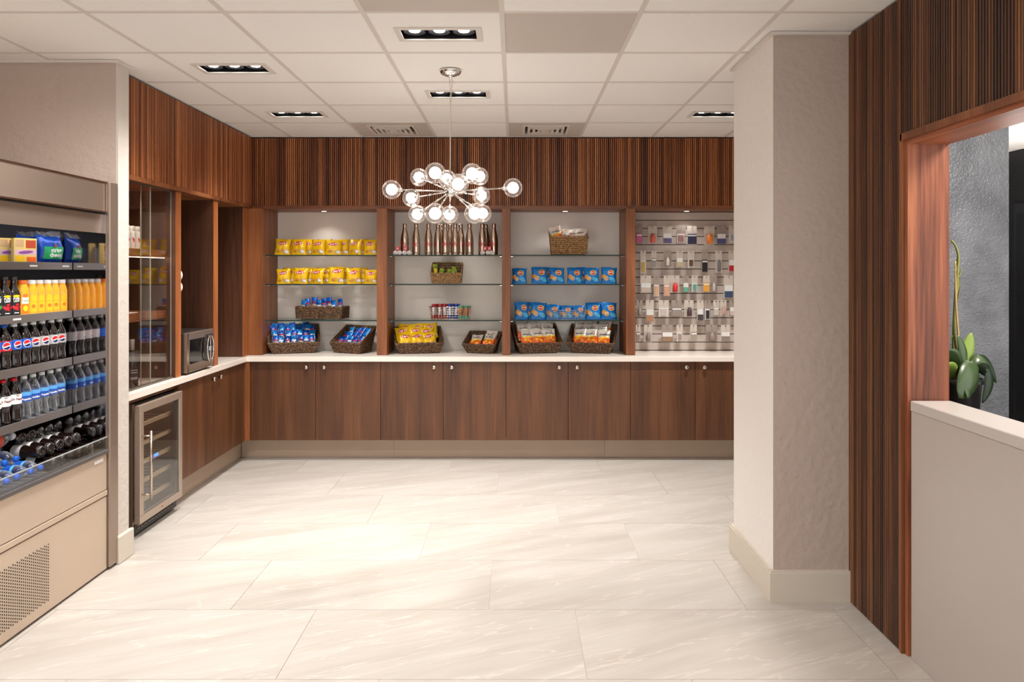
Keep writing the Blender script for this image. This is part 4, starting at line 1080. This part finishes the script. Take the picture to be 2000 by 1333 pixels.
# steel bottles
SB = plain('bottle_steel', (196, 176, 160), .22, 1.0, noise=.03)
r_ = thing('steel_water_bottle', '', 'water bottle')
MB().lathe([(.0005, .004), (.031, 0), (.0345, .004), (.036, .03), (.036, .115), (.0345, .145), (.028, .182), (.021, .21), (.0165, .232), (.0165, .236)], SB, 24).build('bottle_body', r_)
MB().lathe([(.0172, .236), (.0178, .238), (.0178, .266), (.0165, .270), (.0005, .270)], SB, 20).build('cap', r_)
m = MB()
def slash(x0, z0, x1, z1, w): return [(x0 - w, z0), (x0 + w, z0), ((x0 + x1) / 2 + w, (z0 + z1) / 2), (x1 + w, z1), (x1 - w, z1), ((x0 + x1) / 2 - w, (z0 + z1) / 2)], [(0, 1, 2, 5), (5, 2, 3, 4)]
RL = paint('logo_red', (176, 30, 34))
for a in (slash(-.020, .112, -.006, .072, .0062), slash(-.001, .112, .013, .072, .0062), slash(-.001, .112, -.006, .072, .002), slash(.018, .112, .014, .074, .0022), slash(-.022, .106, -.026, .074, .002)):
    m.add(*mapped(a, wrapf(.0366)), RL)
m.build('logo', r_)
SBP = Proto(r_)
for i, (px, y, yw) in enumerate(((790.7, 6.47, -10), (813, 6.46, -16), (837, 6.46, 0), (855.5, 6.5, -50), (869.5, 6.43, 0), (889, 6.44, 0), (900, 6.53, 60), (917, 6.46, 4), (942, 6.47, 0), (964.5, 6.47, -6))):
    SBP.place(f'steel water bottle with red slanted logo, {ORD[i]} from left on the top shelf', (bx(px, y), y, zt + .0005), (0, 0, R(yw)), group='steel water bottles on the top shelf')
for i, px in enumerate((860.5, 879, 949)):
    SBP.place(f'steel water bottle in the second row behind the {("fourth and fifth", "fifth and sixth", "ninth")[i]} bottle', (bx(px, 6.58), 6.58, zt + .0005), (0, 0, R(40)), group='steel water bottles on the top shelf')
# little jars
r_ = thing('small_jar', '', 'jar')
MB().lathe([(.0005, 0), (.0165, .0), (.018, .002), (.018, .03), (.0165, .032), (.0005, .032)], P_WHITE, 20, axis='Y').build('jar_body', r_)
m = MB(); m.lathe([(.0005, .033), (.012, .0335), (.0125, .0325)], paint('jar_print', (205, 196, 196)), 16, axis='Y', cap=False); m.build('lid_print', r_)
JW = Proto(r_)
r_ = thing('small_box', '', 'box')
PKR = paint('box_pink', (216, 84, 88))
MB().box(-.0165, .0165, -.016, .016, 0, .034, PKR).build('box_body', r_, bevel=.001)
m = MB(); m.add(*mapped(ell(0, .017, .008, .008, 12, 1), flat(-.0166)), paint('box_print', (240, 190, 186))); m.build('front_print', r_)
JR = Proto(r_)
for i, px in enumerate((773, 781.5, 790.5, 800)):
    JW.place(f'white round tin standing on edge, {ORD[i]} from left, left end of bottle shelf', (bx(px, 6.40), 6.40, zt + .0185), (0, R(i * 10), R(180)), group='white round tins on the bottle shelf')
for i, px in enumerate((943, 953, 960.5)):
    JW.place(f'white round tin standing on edge, {ORD[i]} from left, right end of bottle shelf', (bx(px, 6.40), 6.40, zt + .0185), (0, R(i * 10), R(180)), group='white round tins on the bottle shelf')
for px, lb_ in ((777, 'left of pair, left end of bottle shelf'), (792, 'right of pair, left end of bottle shelf'), (947, 'left of pair, right end of bottle shelf'), (956, 'right of pair, right end of bottle shelf')):
    JR.place(f'small pink box on the white tins, {lb_}', (bx(px, 6.42), 6.418, zt + .0372), (0, 0, 0), group='small pink boxes on the tins')
# basket with green bars
lo = (bx(873, 6.5), 6.5, zm + .0005)
basket('square dark wicker basket of green snack bars on the middle bay shelf', lo, R(2), .235, .17, .255, .20, .082, .175, WICK_L, 7, back=.01)
GB = bag('snack_bar', F_GRN, .042, .115, .02, [('front_print', [(rect(-.014, .014, .03, .075, 3, 3), 0, 0, .0006, P_YEL), (ell(0, 0, .01, .008, 12, 2), 0, .088, .0009, paint('print_leaf', (70, 120, 40)))])], 31, cat='snack bar', nx=5, nz=7)
for i, (x, y, z, ln, rl) in enumerate(((-.09, -.03, .055, 4, -6), (-.062, -.045, .02, 8, 10), (-.03, -.04, .012, 6, -8), (.0, -.035, .008, 10, 12), (.03, -.04, .014, 8, -4), (.055, -.04, .032, 6, 5), (.085, -.045, .012, 6, -9))):
    put(GB, f'green wrapped snack bar in the square basket, {ORD[i]} from left', lo, R(2), x, y, z, ln, random.uniform(-10, 10), rl, 1, 'green snack bars')
# wire basket
def wire_basket(label, loc, w, d, h, mt, nv=14, nh=6, wr=.0016):
    t = thing('wire_basket', label, 'basket', loc)
    m = MB()
    def rg(k): 
        e = .012 * k; return [(-w / 2 - e, -d / 2 - e, .002 + h * k), (w / 2 + e, -d / 2 - e, .002 + h * k), (w / 2 + e, d / 2 + e, .002 + h * k), (-w / 2 - e, d / 2 + e, .002 + h * k)]
    for j in range(nh): m.tube(rg(j / (nh - 1)), wr if j < nh - 1 else wr * 1.6, mt, 5, closed=True)
    for i in range(nv + 1):
        u = i / nv - .5
        for s in (-1, 1): m.tube([(u * w, s * d / 2, .002), (u * (w + .024), s * (d / 2 + .012), h + .002)], wr, mt, 4)
        m.tube([(u * w, -d / 2, .002), (u * w, d / 2, .002)], .0011, mt, 4)
    for i in range(6):
        v = (i + .5) / 6 - .5
        for s in (-1, 1): m.tube([(s * w / 2, v * d, .002), (s * (w / 2 + .012), v * (d + .024), h + .002)], .0011, mt, 4)
    o = m.build('wire_mesh', t); o['kind'] = 'stuff'
    for s in (-1, 1):
        MB().tube([(s * (w / 2 + .012), -.03, h), (s * (w / 2 + .024), -.02, h + .008), (s * (w / 2 + .027), 0, h + .004), (s * (w / 2 + .024), .02, h + .008), (s * (w / 2 + .012), .03, h)], .0018, mt, 6).build('handle', t)
    return t
lo = (bx(880, 6.5), 6.5, zl + .0005)
wire_basket('chrome wire basket of candy bars on the lowest middle-bay shelf', lo, .325, .15, .105, CHROME)
def bar(col, stripe, seed): return bag('candy_bar', col, .034, .125, .018, [('front_print', [(rect(-.011, .011, .03, .1, 3, 4), 0, 0, .0006, stripe)])], seed, cat='candy bar', nx=5, nz=7)
CB = [(bar(foil('foil_red', (150, 24, 30)), P_WHITE, 41), 'red', 9, -.145), (bar(foil('foil_navy', (20, 48, 140)), P_WHITE, 42), 'blue', 5, .0), (bar(foil('foil_mint', (84, 168, 140)), P_ORG, 43), 'mint green', 5, .085)]
for pr, cn, n, x0 in CB:
    for i in range(n):
        put(pr, f'{cn} candy bar in the wire basket, {ORD[i]} from left of its colour', lo, 0, x0 + i * .0165, -.05 + .03 * (i % 3), .006 - (0 if cn != 'mint green' else .002), 4 + 3 * (i % 2), random.uniform(-6, 6), random.uniform(-4, 4), 1 if cn != 'mint green' else .9, f'{cn} candy bars')
# bay three
lo = (bx(1110, 6.5), 6.49, zt + .0005)
basket('tan square wicker basket on the top glass shelf of the right bay', lo, 0, .28, .18, .315, .215, .15, .215, WICK_L, 9, back=.01)
put(OB[0], 'orange and white cracker bag sticking up at the left of the tan basket', lo, 0, -.095, -.02, .105, 4, 4, -12, .95, 'bags in the tan basket')
put(OB[1], 'white and orange bag lying low in the middle of the tan basket', lo, 0, -.02, -.045, .065, 10, 0, 8, .95, 'bags in the tan basket')
put(WB_, 'white and pink snack bag in the middle of the tan basket', lo, 0, .03, -.03, .09, 8, 0, 3, 1, 'bags in the tan basket')
put(WB_, 'white and pink snack bag at the right of the tan basket', lo, 0, .095, -.035, .10, 8, -5, 4, 1, 'bags in the tan basket')
shelf_row(BB, [1014.5, 1054, 1088, 1122, 1156, 1188.5], zm, lambda i: f'blue cracker chip bag, {ORD[i]} from left on the middle glass shelf of the right bay', 'blue chip bags on the glass shelves', yaws=[-5, 2, 0, 3, -4, 0], scales=[.95, 1.03, .98, .98, .98, 1.0])
shelf_row(BB, [1019, 1051, 1080, 1107, 1131, 1159, 1189], zl, lambda i: f'blue cracker chip bag, {ORD[i]} from left on the lowest glass shelf of the right bay', 'blue chip bags on the glass shelves', yaws=[14, 4, 0, -2, 0, -8, 4], scales=[(.92, 1, 1.06), 1.03, .9, .84, .84, 1.02, 1.03], d=6.45)
for i, (px, z, nm) in enumerate(((1068, zm, 'middle'), (1140, zm, 'middle'), (1036, zl, 'lowest'), (1173, zl, 'lowest'))):
    BB[i % 2].place(f'blue chip bag behind the front row, {"left" if i % 2 == 0 else "right"} one, {nm} right-bay shelf', (bx(px, 6.55), 6.55, z + .0005), (R(-6), 0, R(8)), 1.0, group='blue chip bags on the glass shelves')
wire_basket('thin clear wire basket in front of the lowest shelf blue chip bags', (bx(1106, 6.39), 6.395, zl + .0005), .30, .05, .078, plain('pale_wire', (190, 190, 190), .3, .6), 12, 5, .0008)
rz = R(13); lo = (bx(1048, 6.5), 6.515, CT)
basket('tilted wicker bin of orange and white cracker bags left in the right bay', lo, rz, .31, .19, .40, .24, .082, .232, WICK_D, 9)
R3 = [(3, .10, -.075, .062, 0), (3, .10, -.03, .108, -.01), (3, .10, .015, .135, -.01)]
fill(OB, 'orange and white cracker bag, left right-bay bin', lo, rz, R3, 'cracker bags in the left bin of the right bay', 24, 4)
rz = R(-14); lo = (bx(1157, 6.5), 6.515, CT)
basket('tilted wicker bin of orange and white cracker bags next to the slatwall upright', lo, rz, .31, .19, .40, .24, .082, .225, WICK_D, 9)
fill(OB, 'orange and white cracker bag, bin beside the slatwall upright', lo, rz, R3, 'cracker bags in the bin by the slatwall', 24, 6)

# ================================================================== SLATWALL ACCESSORIES
CARD = plain('blister_card', (206, 194, 182), .45, noise=.04); CARD2 = plain('blister_card_grey', (160, 146, 136), .45)
BLIS = glass('blister_plastic', (.98, .98, .98), .8, .15)
c = lambda n, rgb: paint('card_' + n, rgb)
rows_ = [
 (470, [(1247, 13, 32, 'pink', (214, 96, 150)), (1273, 18, 32, 'red', (216, 96, 80)), (1302, 18, 32, 'violet', (110, 100, 150)), (1328, 18, 32, 'rose', (190, 140, 140)), (1350, 19, 34, 'navy', (64, 62, 92)), (1383.5, 20, 34, 'orange', (238, 130, 44)), (1407, 18, 33, 'indigo', (84, 84, 140)), (1429, 15, 30, 'pale blue', (170, 176, 190))]),
 (520, [(1255, 11, 42, 'yellow', (196, 158, 64)), (1276, 10, 31, 'grey', (150, 144, 136)), (1302, 15, 28, 'cream', (222, 212, 200)), (1326, 13, 30, 'beige', (206, 186, 150)), (1348, 13, 31, 'brown', (112, 78, 54)), (1374.5, 12, 40, 'black', (46, 40, 38)), (1402, 13, 40, 'slate', (112, 110, 112)), (1427, 12, 39, 'scarlet', (190, 36, 40))]),
 (570, [(1260, 21, 32, 'ivory', (206, 190, 176)), (1281, 12, 40, 'peach', (224, 176, 140)), (1301, 12, 38, 'apricot', (226, 170, 140)), (1316.5, 18, 31, 'bright red', (226, 50, 46)), (1338, 12, 31, 'green', (110, 180, 150)), (1355, 12, 30, 'teal', (104, 170, 150)), (1378, 13, 30, 'amber', (240, 172, 64)), (1392, 13, 30, 'white', (200, 188, 184)), (1421, 18, 42, 'dark blue', (62, 80, 112))]),
 (620, [(1248, 12, 30, 'ash', (166, 156, 146)), (1268, 16, 40, 'tan', (184, 134, 100)), (1295, 20, 30, 'bone', (206, 194, 184)), (1320, 20, 30, 'taupe', (160, 146, 138)), (1344, 18, 30, 'plum', (80, 58, 62)), (1366, 13, 38, 'charcoal', (76, 70, 74)), (1380, 12, 37, 'coal', (60, 54, 58)), (1397, 11, 28, 'pearl', (206, 198, 190)), (1411, 12, 28, 'blush', (206, 156, 150)), (1430, 15, 29, 'soft pink', (216, 186, 184))]),
 (669, [(1245, 9, 30, 'stone', (150, 138, 128)), (1264.5, 16, 31, 'mid grey', (146, 132, 124)), (1302, 22, 31, 'multicoloured', (160, 128, 100)), (1326, 12, 30, 'greige', (166, 150, 138)), (1353, 13, 30, 'light greige', (172, 156, 144)), (1388, 22, 30, 'brownish', (150, 130, 120)), (1415, 18, 30, 'dusty', (152, 132, 124))]),
]
rn = ['top', 'second', 'third', 'fourth', 'bottom']
HOOK = None
for ri, (yb, items) in enumerate(rows_):
    for ci, (px, w, h, cn, rgb) in enumerate(items):
        y = 6.60
        X = bx(px, y); s = y / F; wz, hz_ = w * s, h * s
        ytop = yb - 31
        ztop = EYE + (531 - ytop) * s
        # hook: peg from slatwall groove
        k = round((ztop + .004 - .872) / ph); zp = .872 + k * ph
        ztop = zp + .004
        hk = MB().tube([(0, .005, 0), (0, -.11, 0), (0, -.118, .01)], .0022, CHROME, 6)
        if HOOK is None: HOOK = hk.mesh('hook')
        obj('hook', HOOK, SLATWALL, (X - 1.012, 0, zp - .872))
        t = thing('hanging_package', f'{cn} travel accessory package, {ORD[ci]} from left in the {rn[ri]} row of the slatwall', 'package', (X, y - .03, ztop + .0), group='travel accessories on the slatwall')
        cm = CARD if (ci + ri) % 3 else CARD2
        m = MB()
        # card with hang-hole around the peg
        m.box(-wz / 2, wz / 2, 0, .0012, -hz_, -.008, cm).box(-wz / 2, -.004, 0, .0012, -.008, .008, cm).box(.004, wz / 2, 0, .0012, -.008, .008, cm).box(-wz / 2, wz / 2, 0, .0012, .008, .012, cm)
        m.build('card', t)
        cc = c(cn, rgb)
        kind = (ci * 5 + ri * 3) % 4
        zb = -hz_ + .008; zc = -hz_ * .38
        m = MB(); hw = wz / 2 - .006
        if kind == 0: m.box(-hw, hw, -.012, -.0004, zb, zc, cc).box(-hw, hw, -.0126, -.012, zc - .02, zc - .008, P_WHITE)
        elif kind == 1: m.lathe([(.0005, zb), (hw * .6, zb + .002), (hw * .6, zc - .02), (hw * .35, zc - .012), (hw * .35, zc), (.0005, zc)], cc, 12, (0, -hw * .62, 0))
        elif kind == 2:
            m.box(-hw, hw, -.010, -.0004, zb, (zb + zc) / 2, cc).box(-hw, hw, -.008, -.0004, (zb + zc) / 2 + .001, zc, P_WHITE)
        else:
            m.add(*mapped(rect(-hw, hw, zb, zc, 1, 1), flat(-.0006)), P_WHITE); m.box(-hw * .7, hw * .7, -.014, -.0008, zb + .008, zc - .014, cc)
        m.build('product', t)
        m = MB(); m.box(-hw - .002, hw + .002, -.018, -.0002, zb - .003, zc + .003, BLIS); m.build('blister', t)
        for n_ in range(1 + (ri + ci) % 2):   # packages hanging behind
            MB().box(-wz / 2 + .001, wz / 2 - .001, .012 + n_ * .014, .0135 + n_ * .014, -hz_, -.008, cm).build('card', t) if False else None

# ================================================================== DESK AND LOBBY
t = thing('reception_desk', 'white smooth reception desk front with thick ledge, cut off by the right edge', 'desk', (1.69, 3.05, 0))
m = MB()
m.box(-.08, .08, -2.6, -.002, 0, 1.003, DESKW).build('desk_front', t, bevel=.002)
MB().box(-.082, .082, -2.6, 0, 1.0035, 1.045, plain('desk_top_white', (192, 184, 178), .3, noise=.01)).build('ledge_top', t, bevel=.003)
MB().box(.083, .80, -2.6, -.002, .80, .84, plain('desk_worktop', (150, 142, 136), .4)).build('worktop', t)
MB().box(.72, .80, -2.6, -2.5, 0, .80, DESKW).box(.72, .80, -.1, -.002, 0, .8, DESKW).build('support_leg', t)
# sideboard against the lobby wall carrying the plant
t = tag(MB().box(1.80, 2.45, 3.14, 3.56, 0, .84, plain('dark_credenza', (40, 38, 38), .4)).build('lobby_cabinet', bevel=.003), 'dark low cabinet behind the white desk carrying the potted orchid', 'cabinet')
LEAF = plain('leaf_green', (62, 84, 46), .35, noise=.15, nscale=9, coat=.2); LEAFL = plain('leaf_light', (128, 152, 66), .4, noise=.12, nscale=9)
LEAFD = plain('leaf_dark', (28, 48, 24), .4, noise=.15, nscale=9)
STEM = plain('stem_green', (128, 132, 66), .5, noise=.15); STK = plain('stake_tan', (196, 160, 104), .6)
d0 = 3.32
pc = P(1868, 531, d0)
t = thing('potted_orchid', 'flowerless potted orchid with broad green leaves behind the white desk', 'plant', (pc.x, d0, .8405))
hz_ = EYE - .8405
MB().lathe([(.0005, .002), (.075, 0), (.08, .01), (.098, .235), (.104, .24), (.104, .262), (.098, .262), (.09, .22), (.0005, .22)], plain('pot_black', (26, 26, 28), .3), 28).build('pot', t)
MB().lathe([(.092, .221), (.05, .236), (.0005, .24)], plain('bark_mulch', (78, 58, 40), .9, noise=.4, nscale=60, bump=.8, bscale=60), 20, cap=False).build('bark', t)
def Q(x, y, d=d0): p = P(x, y, d); return (p.x - pc.x, p.y - d0, p.z - .8405)
def curve(pts, r, m_, name, n=7):
    pts = [Vector(p) for p in pts]; out = []
    for i in range(len(pts) - 1):
        p0 = pts[max(0, i - 1)]; p1 = pts[i]; p2 = pts[i + 1]; p3 = pts[min(len(pts) - 1, i + 2)]
        for s in range(5):
            u = s / 5; out.append(.5 * ((2 * p1) + (-p0 + p2) * u + (2 * p0 - 5 * p1 + 4 * p2 - p3) * u * u + (-p0 + 3 * p1 - 3 * p2 + p3) * u ** 3))
    out.append(pts[-1]); rr = [r * (1 - .5 * i / (len(out) - 1)) for i in range(len(out))]
    return MB().tube(out, rr, m_, n).build(name, t)
curve([Q(1868, 735), Q(1869, 690), Q(1864, 640), Q(1867, 570), Q(1871, 520), Q(1872, 500), Q(1866, 480), Q(1858, 470)], .0085, STEM, 'flower_stem')
curve([Q(1861, 735, 3.34), Q(1862, 660, 3.34), Q(1865, 590, 3.34), Q(1872, 555, 3.34), Q(1868, 520, 3.34), Q(1871, 500, 3.34)], .006, STEM, 'flower_stem')
curve([Q(1873, 735, 3.30), Q(1872, 660, 3.30), Q(1867, 590, 3.30), Q(1866, 510, 3.30)], .0055, STK, 'support_stake')
curve([Q(1858, 735, 3.36), Q(1864, 680, 3.36), Q(1863, 620, 3.35), Q(1873, 570, 3.35), Q(1874, 540, 3.35), Q(1870, 520, 3.35)], .004, plain('stem_brown', (104, 92, 48), .6), 'flower_stem')
for a, b_ in (((1870, 545), (1877, 524)), ((1868, 530), (1864, 515)), ((1866, 650), (1848, 668)), ((1866, 560), (1860, 550))): curve([Q(*a), Q((a[0] + b_[0]) / 2 + 2, (a[1] + b_[1]) / 2), Q(*b_)], .0035, STEM, 'side_shoot')
def leaf(base, tip, width, m_, bend=(0, -.03, .03), roll=0.0, n=12, name='leaf'):
    base, tip = Vector(base), Vector(tip); ax = tip - base; Ln = ax.length; u = ax.normalized()
    side = u.cross(Vector((0, 1, 0))).normalized(); nrm = side.cross(u)
    side = side * math.cos(roll) + nrm * math.sin(roll); nrm = side.cross(u)
    vs = []; fs = []; b = Vector(bend)
    for j in range(n + 1):
        k = j / n; w = width / 2 * math.sin(math.pi * (k * .86 + .14)) ** .62 if j < n else .0005
        if k < .12: w = min(w, width * .22)
        c_ = base + ax * k + b * (4 * k * (1 - k))
        for i in range(5):
            v = -1 + i * .5; vs.append(tuple(c_ + side * (w * v) + nrm * (abs(v) * w * .22)))
    for j in range(n):
        for i in range(4): a = j * 5 + i; fs.append((a, a + 1, a + 6, a + 5))
    m = MB().add(vs, fs, m_, True); o = m.build(name, t)
    md = o.modifiers.new('thick', 'SOLIDIFY'); md.thickness = .0025; return o
leaf(Q(1880, 725, 3.30), Q(1888, 778, 3.14), .105, LEAF, (.0, -.03, .02), .35)
leaf(Q(1866, 735, 3.31), Q(1895, 712, 3.2), .02, LEAF)
big = leaf(Q(1907, 712, 3.22), Q(1872, 778, 3.14), .125, LEAF, (-.0, -.02, .01), .2)
leaf(Q(1872, 728, 3.36), Q(1897, 650, 3.40), .062, LEAFL, (.01, 0, 0), .1)
leaf(Q(1878, 728, 3.30), Q(1870, 655, 3.28), .05, LEAF, (.012, -.01, 0), -.3)
leaf(Q(1882, 726, 3.36), Q(1946, 748, 3.42), .085, LEAFD, (.0, -.0, .06), -.3)
leaf(Q(1893, 716, 3.3), Q(1934, 722, 3.33), .05, LEAF, (.0, -.01, .045), .9)
leaf(Q(1930, 722, 3.36), Q(1918, 788, 3.36), .06, LEAFD, (.02, 0, .0), .4)
leaf(Q(1874, 728, 3.28), Q(1838, 690, 3.2), .07, LEAF, (.0, -.01, .03), .5)
leaf(Q(1866, 738, 3.27), Q(1840, 716, 3.2), .075, LEAFL, (.0, -.01, .01), .2)
